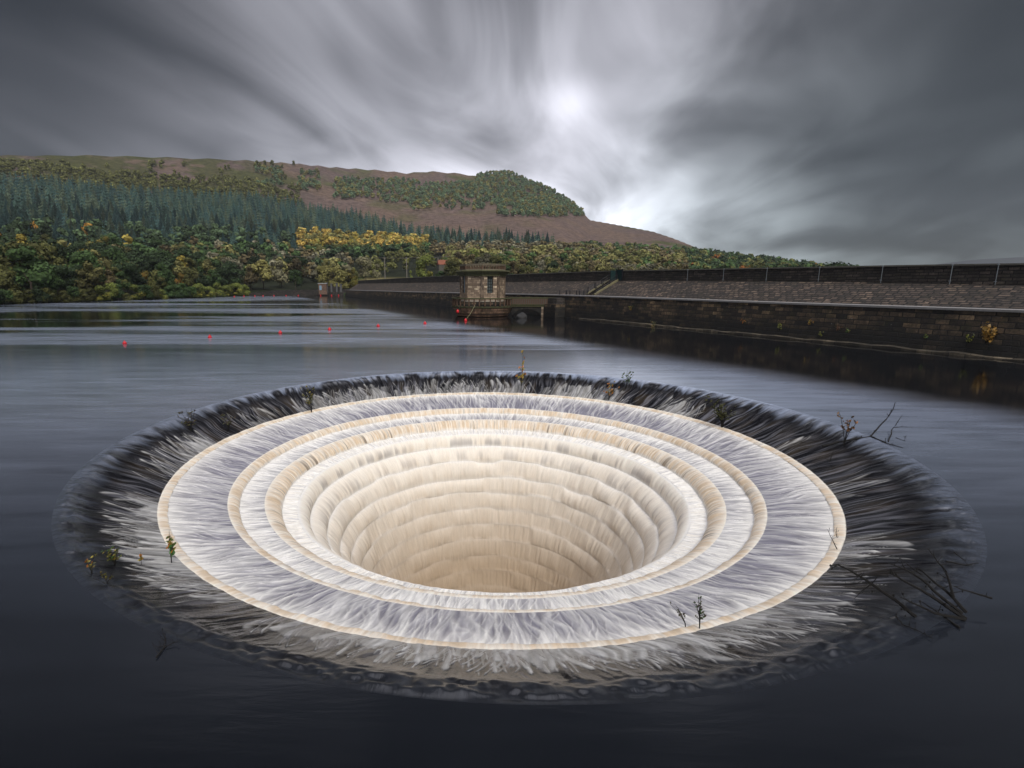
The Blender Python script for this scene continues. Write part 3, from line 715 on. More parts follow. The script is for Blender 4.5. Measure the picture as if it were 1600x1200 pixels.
# buoy rope hanging from the balcony
a_ = atdepth(742, 477, 79.1); b_ = ground(727.5, 501)
mb = MB(); mb.tube([a_, (a_+b_)/2-np.array([0, 0, .15]), b_+np.array([0, 0, .1])], .03, 5)
tag(mb.build('mooring_rope', simple('old_rope', (.25, .24, .12), .9)), 'thin mossy rope sloping from the tower balcony down to a red buoy', 'rope')
# footbridge
be = np.array(WP(t_at(866, .3), .3, 0)); bs = np.array([tcx+4.6, TD-.6, 0])
fb = empty('footbridge', (bs[0], bs[1], 0)); tag(fb, 'low stone footbridge joining the valve tower to the dam', 'bridge')
bd = (be-bs); bl = np.hypot(bd[0], bd[1]); ba = math.atan2(bd[1], bd[0])
def BP(s, off, z): return (s*math.cos(ba)-off*math.sin(ba), s*math.sin(ba)+off*math.cos(ba), z)
def bbox(mb, s0, s1, o0, o1, z0_, z1_): mb.box(BP((s0+s1)/2, (o0+o1)/2, (z0_+z1_)/2), (s1-s0, o1-o0, z1_-z0_), ba)
zbt = zt(464.3); zbb = zt(478.5)
mb = MB(); bbox(mb, 0, bl, -1.0, 1.0, zbb, zbb+.28); mb.build('deck', m_moss, fb)
for sd, nm in ((-1, 'near'), (1, 'far')):
    mb = MB(); bbox(mb, 0, bl, sd*.97-.14, sd*.97+.14, zbt-.17, zbt); bbox(mb, 0, bl, sd*.97-.12, sd*.97+.12, zbb+.283, zbb+.4); mb.build('bridge_rail', m_moss, fb)
    mb = MB(); bbox(mb, .05, bl-.05, sd*.97-.05, sd*.97+.05, zbb+.403, zbt-.173); mb.build('parapet_panel', m_capd, fb)
    for k in range(20):
        s = .3+k*(bl-.6)/19; mb = MB(); bbox(mb, -.10, .10, -.12, .12, zbb+.403, zbt-.173); o = mb.build('baluster', m_bal, fb); o.location = BP(s, sd*.97, 0)
mb = MB(); bbox(mb, bl-2.1, bl-.9, -.9, .9, -3, zbb-.003); mb.build('pier', m_tw, fb, uv=True)
# arch below the deck
mb = MB(); n = 16; s0, s1 = .2, bl-2.1
for sd in (-.85, .7):
    for j in range(n):
        f0, f1 = j/n, (j+1)/n
        zz = lambda f: .1+ (zbb-.45)*math.sin(math.pi*min(1, max(0, f)))**.6
        a, b2 = s0+(s1-s0)*f0, s0+(s1-s0)*f1
        mb.poly([BP(a, sd, zz(f0)), BP(b2, sd, zz(f1)), BP(b2, sd, zbb-.004), BP(a, sd, zbb-.004)])
for j in range(n):
    f0, f1 = j/n, (j+1)/n; a, b2 = s0+(s1-s0)*f0, s0+(s1-s0)*f1
    mb.poly([BP(a, -.85, zz(f0)), BP(b2, -.85, zz(f1)), BP(b2, .7, zz(f1)), BP(a, .7, zz(f0))])
mb.build('arch', m_wall, fb, uv=True)
# masonry abutment and boulder
ab = empty('abutment', WP(t_at(866, -.6), -.3, 0)); tag(ab, 'ragged dark masonry abutment where the footbridge meets the dam', 'abutment')
mb = MB(); mb.box((0, 0, -.2), (2.8, 3.4, 4.4), ang, taper=.97); mb.build('stonework', m_wall, ab, uv=True)
mb = MB(); mb.box((.1, .0, 2.48), (2.2, 2.6, .9), ang, taper=.9); mb.build('rubble_top', m_par, ab, uv=True)
def blob(name, R, sx, sy, sz, mat, seed, sub=3, amp=.25):
    import bmesh
    bm = bmesh.new(); bmesh.ops.create_icosphere(bm, subdivisions=sub, radius=R)
    from mathutils import noise as mn
    for v in bm.verts:
        k = 1+amp*mn.noise(v.co*1.7/R+Vector((seed*3.1, 0, seed))); v.co = Vector((v.co.x*sx*k, v.co.y*sy*k, v.co.z*sz*k))
    me = bpy.data.meshes.new(name); bm.to_mesh(me); bm.free(); me.materials.append(mat)
    for p in me.polygons: p.use_smooth = True
    return me
p = ground(815, 497)
tag(link('boulder', blob('boulder', 1, .85, .7, .75, simple('grey_boulder', (.03, .03, .03), .8, .4, 2), 2), loc=(p[0], p[1], .05)), 'rounded grey boulder in the water under the footbridge', 'boulder')
# ------------------------------------------------------------------ buoys
m_red = simple('red_plastic_float', (.62, .012, .02), .35, .15, 4, bump=0)
def buoy_mesh():
    mb = MB(); pr = [(0.02, -.2), (.12, -.16), (.2, -.05), (.23, .06), (.21, .17), (.14, .27), (.07, .31), (.06, .40), (.02, .41)]
    mb.tube([(0, 0, z) for r, z in pr], [r for r, z in pr], 16); o = mb.build('float', m_red, smooth=True); C.objects.unlink(o); return o.data
bm_ = buoy_mesh()
names = ['red float at the far left end of the buoy line', 'second red float from the left of the buoy line', 'third red float from the left of the buoy line', 'fourth red float from the left of the buoy line', 'fifth red float from the left, short of the tower', 'last free red float of the line, left of the tower', 'red float on a rope just below the tower balcony']
for k, (x, y) in enumerate(((195, 537.5), (328, 528), (438, 521), (515, 516), (591, 510.5), (664, 506.5), (727.5, 501.5))):
    o = link('buoy', bm_, loc=ground(x, y)); s = ground(x, y)[1]/52; o.scale = (.78*s**.6,)*3
    tag(o, names[k], 'buoy', 'red floats of the buoy line')
o = link('buoy', bm_, loc=atdepth(715, 487.5, 79.3)); o.location.z = float(atdepth(715, 487.5, 79.3)[2]); tag(o, 'red float resting against the left side of the tower base', 'buoy', 'red floats of the buoy line')
for k, x in enumerate((366, 381, 398, 411, 428, 447, 466, 501, 518, 529)):
    dd = float(np.interp(x, SH[:, 0], SH[:, 1]))-12; r = ray(x, 461); r = r/r[1]; pz = r*(dd/np.hypot(r[0], 1))
    o = link('buoy', bm_, loc=(pz[0], pz[1], .15)); o.scale = (1.35,)*3
    tag(o, 'tiny red float by the far shore, %s from the left of its row' % ords[k], 'buoy', 'tiny red floats along the far shore')
# ------------------------------------------------------------------ far shore masonry and buildings
def col_pos(px, d):
    r = ray(px, 446); k = d/math.hypot(r[0], r[1]); x, y = r[0]*k, r[1]*k
    return x, y, float(terr(x, y))
sw = MB(); pts = []
for px in range(388, 541, 8):
    d = float(np.interp(px, SH[:, 0], SH[:, 1])); x, y, z = col_pos(px, d-1.5); pts.append((x, y))
ztopw = np.interp(np.arange(len(pts)), [0, 5, 19], [1.3, 2.6, 3.2])
i0 = 0
for k in range(len(pts)-1):
    (x0_, y0_), (x1_, y1_) = pts[k], pts[k+1]; a, b = ztopw[k], ztopw[k+1]
    sw.poly([(x0_, y0_, -1), (x1_, y1_, -1), (x1_, y1_, b), (x0_, y0_, a)]); sw.poly([(x0_, y0_, a), (x1_, y1_, b), (x1_+.5, y1_+2.2, b), (x0_+.5, y0_+2.2, a)])
tag(sw.build('shore_wall', m_par, uv=True), 'low grey stone wall along the far shore between the bushes and the dam', 'wall')
def building(name, px, d, w, dp, h, rz, wallm, roofm, rh, label, cat, door=None, chim=False, zoff=0, flat=False):
    x, y, z = col_pos(px, d); z = max(z, 1.5)+zoff; r = empty(name, (x, y, z), rz); tag(r, label, cat)
    mb = MB(); mb.box((0, 0, h/2-1), (w, dp, h+2)); mb.build('wall', wallm, r, uv=True)
    mb = MB()
    if flat: mb.box((0, 0, h+.15), (w+.5, dp+.5, .3))
    else:
        e = .3
        a, b = (-w/2-e, -dp/2-e, h), (w/2+e, -dp/2-e, h); c, d_ = (w/2+e, dp/2+e, h), (-w/2-e, dp/2+e, h); r1, r2 = (-w/2-e, 0, h+rh), (w/2+e, 0, h+rh)
        mb.poly([a, b, r2, r1]); mb.poly([c, d_, r1, r2]); mb.poly([a, r1, d_]); mb.poly([b, c, r2]); mb.poly([a, d_, c, b])
    rf = mb.build('roof', roofm, r)
    if door: mb = MB(); mb.box((door, -dp/2-.03, 1.1), (1.0, .06, 2.1)); mb.build('door', simple('blue_door', (.22, .36, .48), .5), r)
    if chim:
        for sx in chim: mb = MB(); mb.box((sx, 0, h+rh+.3), (.8, .8, 1.8)); mb.build('chimney', wallm, rf)
    return r
m_brick = stone('brick_wall', (.2, .11, .07), (.34, .2, .13), (.2, .17, .14), .5, .25, dirt_amt=.2)
building('pump_hut', 504.5, 262, 3.7, 3, 3.0, .1, m_brick, simple('pale_flat_roof', (.45, .47, .46), .7), 0, 'small brick hut with pale flat roof and blue door near the dam end', 'hut', door=-.9, flat=True, zoff=1.2)
building('farmhouse', 693, 335, 7, 5, 3.0, .3, simple('stone_house', (.13, .12, .10), .9), simple('red_tiles', (.26, .09, .05), .9, .3, 2), 3.0, 'stone farmhouse with a red roof and chimneys half hidden by trees left of the tower', 'house', chim=(-3.5, 3.5), zoff=3)
gw = empty('gateway', col_pos(521, 262)); gw.location.z = 2.9; tag(gw, 'grey stone gate pillars and low walls beside the brick hut', 'gateway')
for dx, w, h in ((-3.2, .9, 3.6), (-1.0, .8, 3.2), (1.6, .8, 3.4), (3.6, .9, 3.0)): mb = MB(); mb.box((dx, 0, h/2-.8), (w, .8, h+.8)); mb.box((dx, 0, h-.35), (w+.3, 1.1, .25)); mb.build('pillar', simple('grey_pillar', (.11, .11, .11), .9, .4, 2), gw)
mb = MB(); mb.box((0, .5, .3), (8, .4, 2.2)); mb.build('low_wall', m_par, gw, uv=True)
# ramped wing wall joining the dam end
m_pole = simple('weathered_pole', (.22, .20, .18), .8)
tops = []
for k, (px, d) in enumerate(((602, 315), (636, 320))):
    x, y, z = col_pos(px, d); r = empty('utility_pole', (x, y, z)); tag(r, ['grey wooden utility pole in front of the dark wood, left of the pair', 'grey wooden utility pole nearer the yellow tree, right of the pair'][k], 'pole', 'utility poles beyond the dam')
    zt_ = float(atdepth(px, 402, y)[2])-z; mb = MB(); mb.tube([(0, 0, -1), (0, 0, zt_)], [.28, .2], 8); mb.build('pole', m_pole, r)
    mb = MB(); mb.box((0, 0, zt_-.5), (1.8, .15, .18)); mb.build('crossarm', m_pole, r); tops.append(Vector((x, y, z+zt_-.35)))
for s_, lab in ((-.7, 'left'), (.7, 'right')):
    mb = MB(); q0 = Vector(atdepth(430, 399, 300)); q3 = Vector(atdepth(722, 399, 330)); pts = [q0, tops[0], tops[1], q3]; path = []
    for a, b in zip(pts[:-1], pts[1:]):
        for j in range(10): f = j/10; p = a.lerp(b, f); p.z -= 4*f*(1-f)*min(1.5, (b-a).length*.01); p.x += s_; path.append(p)
    mb.tube(path+[q3], .05, 4); tag(mb.build('overhead_cable', m_pole), 'thin overhead cable strung past the two poles, on the %s end of their crossarms' % lab, 'cable')
# ------------------------------------------------------------------ trees
gF = NT('foliage'); a = gF.n('ShaderNodeVertexColor', layer_name='col').outputs[0]
oi = gF.n('ShaderNodeObjectInfo').outputs['Random']
tcF = gF.n('ShaderNodeTexCoord').outputs['Object']
k = gF.mapr(oi, 0, 1, 1.2, 2.2)
cF = gF.n('ShaderNodeVectorMath', {0: a, 3: k}, operation='SCALE').outputs[0]
m_fol = gF.out(gF.n('ShaderNodeBsdfPrincipled', {'Base Color': cF, 'Roughness': .8, 'Specular IOR Level': .15}))
m_bark = simple('bark', (.09, .07, .055), .95, .3, 2)
def leaf_quads(cen, nrm, size, r):
    n = len(cen)
    nrm = nrm+r.normal(0, .30, (n, 3)); nrm /= np.linalg.norm(nrm, axis=1)[:, None]
    ref = r.normal(0, 1, (n, 3)); t = np.cross(nrm, ref); t /= np.linalg.norm(t, axis=1)[:, None]+1e-9; b = np.cross(nrm, t)
    s = (size*(.6+.8*r.random(n)))[:, None]
    V = np.stack([cen-t*s-b*s*.7, cen+t*s-b*s*.55, cen+t*s*.8+b*s*.7, cen-t*s*.7+b*s*.6], 1).reshape(-1, 3)
    Q = np.arange(4*n).reshape(-1, 4)
    return V, Q
def crown_np(seed, col, n, w=.42, z0=.22, nblob=9, size=.035, top=.5, var=.35, second=None, core=True):
    r = np.random.default_rng(seed)
    bc = []; br = []
    for k in range(nblob):
        z = z0+(1-z0)*(.18+.64*r.random()); rel = (z-z0)/(1-z0); wr = w*math.sqrt(max(.05, 1-((rel-.42)/.62)**2))
        a = r.random()*6.283; q = math.sqrt(r.random())*wr*.62
        bc.append((q*math.cos(a), q*math.sin(a), z)); br.append((.30+.22*r.random())*w*(1.15-.4*abs(rel-.4)))
    bc.append((0, 0, .86-.0)); br.append(.14); bc = np.array(bc); br = np.array(br)
    k = r.choice(len(bc), n, p=br**2/(br**2).sum())
    d = r.normal(0, 1, (n, 3)); d[:, 2] += .25; d /= np.linalg.norm(d, axis=1)[:, None]
    cen = bc[k]+d*br[k][:, None]*(.70+.42*r.random(n))[:, None]*np.array([1, 1, .85])
    V, Q = leaf_quads(cen, d, size, r)
    cb = np.array(col)[None]*(1+var*(r.random(len(bc))-.5)[:, None]*2)
    if second is not None:
        mixb = (r.random(len(bc)) < .4)[:, None]; cb = np.where(mixb, np.array(second)[None], cb)
    c = cb[k]*(.8+.4*r.random(n))[:, None]
    cv = np.repeat(c, 4, 0)
    if core:    # inner mass: smaller spheres in a darker colour
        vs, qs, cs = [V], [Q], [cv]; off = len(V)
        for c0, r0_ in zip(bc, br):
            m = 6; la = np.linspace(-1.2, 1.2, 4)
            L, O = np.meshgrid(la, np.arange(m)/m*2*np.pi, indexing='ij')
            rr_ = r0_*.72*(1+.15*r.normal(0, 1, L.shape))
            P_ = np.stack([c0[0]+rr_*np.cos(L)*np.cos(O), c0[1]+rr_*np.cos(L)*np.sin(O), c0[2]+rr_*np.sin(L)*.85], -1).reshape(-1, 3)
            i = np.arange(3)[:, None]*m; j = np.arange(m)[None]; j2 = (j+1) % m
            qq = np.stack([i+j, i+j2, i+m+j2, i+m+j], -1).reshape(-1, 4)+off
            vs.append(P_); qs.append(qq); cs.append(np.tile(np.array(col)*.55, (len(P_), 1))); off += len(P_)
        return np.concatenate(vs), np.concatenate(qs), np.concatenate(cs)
    return V, Q, cv
def conifer_np(seed, col, tiers=8, spikes=8, w=.22):
    r = np.random.default_rng(seed); V = []; Q = []; Cc_ = []; off = 0
    for k in range(tiers):
        f = k/(tiers-1); z = .10+.80*f; R = w*(1-f)**.85+.018; h = .20*(1-.55*f)
        ap = (r.normal(0, .004), r.normal(0, .004), min(1.0, z+h)); ring = []
        for j in range(spikes*2):
            a = (j+.3*r.random())/(spikes*2)*2*np.pi+k; rad = R*((1.0+.30*r.random()) if j % 2 == 0 else .50); dz = -.035 if j % 2 == 0 else .02
            ring.append((rad*math.cos(a), rad*math.sin(a), z+dz+.015*r.normal()))
        n = spikes*2; V += ring+[ap]
        for j in range(n): Q.append((off+j, off+(j+1) % n, off+n, off+n))
        c = np.array(col)
        Cc_ += [c*(.75+.9*r.random()) if j % 2 == 0 else c*.55 for j in range(n)]+[c*.9]; off += n+1
    Q = np.array(Q)
    return np.array(V), Q, np.array(Cc_)
def fix(V, Q, c):   # turn degenerate quads into tris only
    return V, (Q[:, :3] if (Q[:, 2] == Q[:, 3]).all() else Q), c
def trunk_np(h=.5, r=.018):
    mb = MB(); mb.tube([(0, 0, -.03), (.004, 0, h*.5), (0, .004, h)], [r, r*.8, r*.45], 6); mb.tube([(0, 0, h*.55), (.07, .03, h*.95)], [r*.5, r*.25], 4); mb.tube([(0, 0, h*.6), (-.06, -.04, h)], [r*.5, r*.25], 4)
    o = mb.build('trunk', m_bark); C.objects.unlink(o); return o.data
trunk_me = trunk_np()
pal = {'mgreen': ((.060, .086, .046), None), 'gold': ((.19, .135, .033), (.105, .10, .03)), 'lolive': ((.13, .12, .04), None), 'lgrey': ((.115, .108, .062), None), 'dolive': ((.09, .085, .03), None),  # leaf colour, second colour
 'olive': ((.060, .062, .020), None), 'green': ((.032, .055, .018), None), 'dark': ((.020, .032, .014), None), 'yellow': ((.15, .12, .025), (.10, .10, .024)),
 'orange': ((.20, .11, .022), (.10, .085, .022)), 'brown': ((.072, .058, .028), None), 'grey': ((.085, .080, .052), None), 'lime': ((.105, .125, .030), (.14, .13, .025)), 'pine': ((.030, .046, .022), None), 'rust': ((.17, .07, .02), None)}
CON = [((.015, .031, .029), 'a'), ((.020, .037, .029), 'b'), ((.032, .044, .028), 'c')]
low, high = {}, {}
for i, (nm, (c1, c2)) in enumerate(pal.items()):
    for s in range(3):
        kw = dict(w=.42, z0=.12) if nm != 'pine' else dict(w=.24, z0=.30, nblob=7)
        if nm in ('lime', 'yellow') and s == 2: kw = dict(w=.28, z0=.06, nblob=9)
        low[nm, s] = crown_np(100*i+s, c1, 130, size=.062, second=c2, **kw)
        high[nm, s] = crown_np(500+100*i+s, c1, 950, size=.024, second=c2, **kw)
con_low = [fix(*conifer_np(900+k, CON[k % 3][0], 6, 6)) for k in range(6)]
con_hi = [fix(*conifer_np(950+k, CON[k % 3][0], 11, 9, .22)) for k in range(6)]
con_me = [mesh_np('conifer', *x[:2], m_fol, False, x[2]) for x in con_hi]
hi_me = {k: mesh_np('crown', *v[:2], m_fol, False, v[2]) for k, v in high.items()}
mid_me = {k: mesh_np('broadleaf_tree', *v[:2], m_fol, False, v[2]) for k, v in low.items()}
# -- positions
inst = []   # (kind, variant, x, y, z, h, zonekey)
def zone_pick(px, py, x, y, d, ds, R):
    """which tree grows on ground that shows at px,py"""
    con_t = np.interp(px, CON_T[:, 0], CON_T[:, 1])
    mixl = np.interp(px, [-300, 0, 200, 400, 460, 545, 660, 760, 870, 915, 1080, 1800], [402, 406, 404, 398, 404, 412, 404, 402, 404, 392, 402, 420])
    u = R.random()
    if py < con_t-1:                 # open moor with scattered woods
        p = 0; kinds = ('dolive', 'green', 'mgreen')
        n = noise2(x, y)
        if px < 470: p = .75 if (py > con_t-34 and n > .36) else (.2 if n > .5 and py > 258 else 0); kinds = ('olive', 'grass', 'olive')
        for (xa, ya, xb, yb) in ((522, 282, 585, 312), (590, 283, 655, 318), (640, 290, 735, 330), (695, 286, 770, 312), (740, 303, 758, 332), (778, 322, 792, 340), (745, 268, 905, 322), (800, 285, 912, 340), (466, 270, 500, 300), (400, 266, 440, 292)):
            if xa < px < xb and ya-(0 if xa < 740 else 12) < py < yb: p = max(p, .93 if n > .28 else .35); kinds = ('mgreen', 'dolive', 'mgreen')
        if u > p: return None
        kd = kinds[R.integers(3)]; return ('olive' if kd == 'grass' else kd, R.uniform(7, 11), 'moor')
    if py < mixl and px < 905:
        if 462 < px < 672 and 371+(px-462)*.05 < py < 412:
            return (('gold', 'yellow', 'gold', 'dolive')[R.integers(4)] if py < 398 else ('green', 'olive', 'dark')[R.integers(3)], R.uniform(10, 14), 'autumn')
        if 640 < px and py > 392: 
            return (('brown', 'grey')[R.integers(2)], R.uniform(9, 13), 'mixed')
        if px < 470 and py > np.interp(px, [0, 200, 470], [372, 374, 380]): 
            
            if R.random() < .62: return ('conifer', R.uniform(13, 18), 'spruce')
            return (('pine', 'pine', 'pine', 'dark', 'orange')[min(4, int(R.random()*4.1))], R.uniform(13, 17), 'pine')
        return ('conifer', R.uniform(15, 21), 'spruce')
    if px > 905 and py < mixl+4: kd = ('green', 'green', 'dark', 'olive', 'pine')[R.integers(5)]; return (kd, R.uniform(9, 14), 'mixed')
    if px > 1070: return (('dark', 'olive', 'dark', 'green', 'rust')[min(4, int(R.random()*4.15))], R.uniform(9, 13), 'mixed')
    if px > 700: return (('grey', 'brown', 'dolive', 'olive', 'green', 'dolive', 'brown')[R.integers(7)], R.uniform(9, 14), 'mixed')
    if px > 545: return None if R.random() < .8 or d-ds < 60 else ('olive', R.uniform(7, 10), 'mixed')
    if d-ds < 4: return None
    kd = ('dark', 'dolive', 'green', 'brown', 'dark', 'green', 'dark', 'yellow', 'dark', 'olive', 'green', 'dolive')[R.integers(12)] if px < 330 else ('dark', 'brown', 'green', 'grey', 'dark', 'dolive')[R.integers(6)]
    return (kd, R.uniform(10.5, 16), 'mixed')
gn = np.random.default_rng(77).random((64, 64))
def noise2(x, y):
    u = (x/32) % 64; v = (y/32) % 64; i, j = int(u), int(v); fu, fv = u-i, v-j
    return (gn[i, j]*(1-fu)+gn[(i+1) % 64, j]*fu)*(1-fv)+(gn[i, (j+1) % 64]*(1-fu)+gn[(i+1) % 64, (j+1) % 64]*fu)*fv
R = np.random.default_rng(5)
xs = []; 
for gx in np.arange(-900, 760, 8.6):
    for gy in np.arange(60, 1330, 8.6):
        if gx < -1.12*gy-20 or gx > 1.2*gy: continue
        xs.append((gx+R.uniform(-3, 3), gy+R.uniform(-3, 3)))
xs = np.array(xs); X_, Y_ = xs.T; Zt = terr(X_, Y_); D_ = np.hypot(X_, Y_)
PX, PY = proj(X_, Y_, Zt); COLX = X0+F*X_/Y_; DSH = np.interp(COLX, SH[:, 0], SH[:, 1]); DRG = np.interp(COLX, DR[:, 0], DR[:, 1])
ok = (D_ > DSH+3) & (D_ < DRG+25) & (PX > -110) & (PX < 1330) & (((X_-WL0[0])*WN[0]+(Y_-WL0[1])*WN[1] < 0) | (D_ > DSH+35))
zn_mixed = lambda a, b: b > 396
for i in np.where(ok)[0]:
    # thin out by distance on the moor
    r = zone_pick(PX[i], PY[i], X_[i], Y_[i], D_[i], DSH[i], R)
    if r is None: continue
    if zn_mixed(PX[i], PY[i]) and R.random() < .42 and PX[i] < 545: continue
    if PX[i] > 545 and PX[i] < 700 and D_[i] < 330: continue
    if 395 < PX[i] < 600 and D_[i]-DSH[i] < 60 and D_[i] < 345: continue
    kd, h, zn = r
    if PX[i] > 1085 and D_[i] > DRG[i]-60 and zn == 'mixed': h *= .8
    inst.append((kd, int(R.integers(6)) if kd == 'conifer' else int(R.integers(3)), X_[i], Y_[i], float(Zt[i])-.2, h, zn, PX[i], PY[i]))
inst = [t for t in inst if not (t[6] == 'mixed' and t[8] > 470 and False)]
lab = {'spruce': ('dark blue green conifer in the dense plantation on the hillside', 'conifer', 'conifers of the hillside plantation'),
 'pine': ('bushy green pine in the belt below the dark conifers', 'pine', 'pines below the plantation'),
 'autumn': ('broadleaf tree in the golden autumn stand under the conifers', 'tree', 'golden autumn stand'),
 'moor': ('small green oak on the reddish moor slope', 'oak', 'oaks scattered over the moor'),
 'mixed': ('autumn broadleaf tree in the mixed wood along the foot of the hill', 'tree', 'mixed wood at the foot of the hill')}
cw = {'mgreen': 'soft green', 'gold': 'golden', 'lolive': 'light olive', 'lgrey': 'pale grey green', 'dolive': 'dull olive', 'olive': 'olive green', 'green': 'green', 'dark': 'dark green', 'yellow': 'yellow', 'orange': 'orange', 'brown': 'brownish', 'grey': 'grey green', 'lime': 'light green', 'pine': 'dark needled', 'rust': 'rusty'}
def biggest(sel, n): 
    s = sorted(sel, key=lambda t: -t[5]/math.hypot(t[2], t[3])); return s[:n], s[n:]
con, con_rest = biggest([t for t in inst if t[0] == 'conifer'], 300)
brd, brd_rest = biggest([t for t in inst if t[0] != 'conifer'], 300)
for t in con:
    o = link('conifer', con_me[t[1]], loc=t[2:5]); h = t[5]; o.scale = (h, h, h); o.rotation_euler = (0, 0, t[2] % 6.28)
    side = 'left part of the' if t[7] < 300 else ('right end of the' if t[7] > 620 else 'middle of the')
    tag(o, 'dark blue green conifer in the %s hillside plantation' % side, 'conifer', lab['spruce'][2]+', '+side.split(' part')[0])
for k, t in enumerate(brd):
    zn = t[6]; base = {'pine': 'bushy %s pine in the belt below the dark conifers', 'autumn': '%s tree in the golden stand above the far end of the dam', 'moor': 'small %s oak on the reddish moor slope', 'mixed': '%s broadleaf tree in the mixed wood at the foot of the hill'}[zn] % cw[t[0]]
    if zn == 'mixed': base = '%s broadleaf tree in the mixed wood %s' % (cw[t[0]], 'left of the hut by the lake' if t[7] < 500 else 'showing over the dam parapet')
    cat = 'pine' if zn == 'pine' else 'tree'; grp = cw[t[0]]+' '+lab[zn][2]+(' left' if t[7] < 500 else ' right')
    h = t[5]; r = empty({'pine': 'pine_tree'}.get(zn, 'broadleaf_tree'), t[2:5], t[2] % 6.28); r.scale = (h, h, h); tag(r, base, cat, grp)
    link('crown', hi_me[t[0], t[1]], r); link('trunk', trunk_me, r)
def merge(items, lib, name, label, cat):
    vs, qs, cs = [], [], []; off = 0
    rr = np.random.default_rng(3)
    for key in sorted({(t[0], t[1]) for t in items}):
        sel = [t for t in items if (t[0], t[1]) == key]; V, Q, c = lib(key)
        m = len(sel); a = rr.random(m)*6.283; h = np.array([t[5] for t in sel]); wd = h*(.85+.4*rr.random(m)); pos = np.array([t[2:5] for t in sel])
        ca, sa = np.cos(a)[:, None], np.sin(a)[:, None]
        x = (V[None, :, 0]*ca-V[None, :, 1]*sa)*wd[:, None]+pos[:, 0:1]; y = (V[None, :, 0]*sa+V[None, :, 1]*ca)*wd[:, None]+pos[:, 1:2]; z = V[None, :, 2]*h[:, None]+pos[:, 2:3]
        vs.append(np.stack([x, y, z], -1).reshape(-1, 3)); qs.append((Q[None]+(np.arange(m)*len(V))[:, None, None]).reshape(-1, Q.shape[1])+off); off += m*len(V)
        cs.append((c[None]*(1.0+1.0*rr.random(m))[:, None, None]).reshape(-1, 3))
    o = link(name, mesh_np(name, np.concatenate(vs), np.concatenate(qs), m_fol, False, np.concatenate(cs)))
    tag(o, label, cat, kind='stuff')
print('TREES', len(con), len(con_rest), len(brd), len(brd_rest))
merge(con_rest, lambda k: con_low[k[1]], 'distant_conifer_wood', 'dense dark plantation of conifers spread over the hillside', 'wood')
merge(brd_rest, lambda k: low[k[0], k[1]], 'distant_broadleaf_wood', 'farther broadleaf trees and moorland oaks too small to tell apart', 'wood')
# -- individually recognisable trees and bushes (px, distance, height, width factor, kind, variant, name, label)
special = [
 (412, 285, 15.5, 1.25, 'lolive', 0, 'broad olive and brown tree leaning over the shore wall left of the small green one'),
 (392, 279, 12, .9, 'brown', 1, 'brownish tree at the left of the broad olive tree by the far shore'),
 (440, 300, 15, 1.0, 'lgrey', 2, 'tall greyish olive tree behind the small green tree by the far shore'),
 (462, 281, 11, .85, 'green', 1, 'small fresh green tree above the shore wall left of the hut'),
 (510, 292, 15.5, 1.0, 'lolive', 1, 'tall dark olive tree standing directly behind the brick hut'),
 (527, 290, 15.5, 1.1, 'lolive', 2, 'tall light olive tree just right of the one behind the hut'),
 (545, 298, 16, 1.05, 'lgrey', 0, 'tall grey olive tree in the middle of the clump beyond the hut'),
 (553, 290, 14.5, .7, 'yellow', 1, 'narrow golden olive tree inside the clump beyond the hut'),
 (572, 300, 15.5, 1.1, 'lgrey', 1, 'wide grey green tree at the right of the clump beyond the hut'),
 (590, 305, 10, .8, 'lgrey', 2, 'low grey tree at the right foot of the clump beyond the hut'),
 (664, 282, 14, 1.05, 'lime', 0, 'round yellow green tree beyond the dam right of the utility poles'),
 (642, 280, 8, .6, 'lime', 2, 'slim light green shrub tree between the poles and the yellow green tree'),
 (689, 268, 7.6, 1.3, 'green', 0, 'low dark green round tree just left of the tower beyond the dam'),
 (712, 320, 11, 1.0, 'orange', 1, 'dull orange round tree showing left of the tower roof'),
 (738, 330, 15, 1.0, 'lime', 1, 'pale green tree showing above the tower roof'),
 (792, 300, 9, .7, 'lime', 2, 'bright lime shrub showing right of the tower roof'),
 (547, 262, 4.6, 1.5, 'green', 2, 'low green bush at the end of the dam parapet'),
 (611, 268, 5.2, 1.9, 'lolive', 0, 'wide low green bush on the grass below the left pole'),
 (935, 210, 8.2, 1.3, 'lime', 0, 'pale lime bush showing over the dam left of the green gate'),
 (912, 205, 6.6, 1.4, 'orange', 1, 'low ochre bush showing over the dam beside the pale lime bush'),
 (1085, 205, 5.8, 1.4, 'rust', 0, 'round orange tree top poking over the dam beyond the first staff'),
 (1160, 260, 8.5, 1.4, 'rust', 1, 'larger orange brown tree showing over the dam near the third staff'),
 (866, 300, 14, 1.0, 'dark', 2, 'dark blue green bush tree showing over the dam right of the footbridge'),
]
for px, d, h, wf, kd, v, lb in special:
    x, y, z = col_pos(px, d); r = empty('broadleaf_tree' if h > 8 else 'bush', (x, y, z-.2), px % 6.28); r.scale = (h*wf, h*wf, h)
    tag(r, lb, 'tree' if h > 8 else 'bush'); link('crown', hi_me[kd, v], r); link('trunk', trunk_me, r)
RB = random.Random(4)
row = [(x, 'lime' if x > 300 else 'green') for x in range(262, 392, 11)]+[(x, RB.choice(('olive', 'green', 'lime', 'dark', 'olive'))) for x in range(-70, 262, 14)]
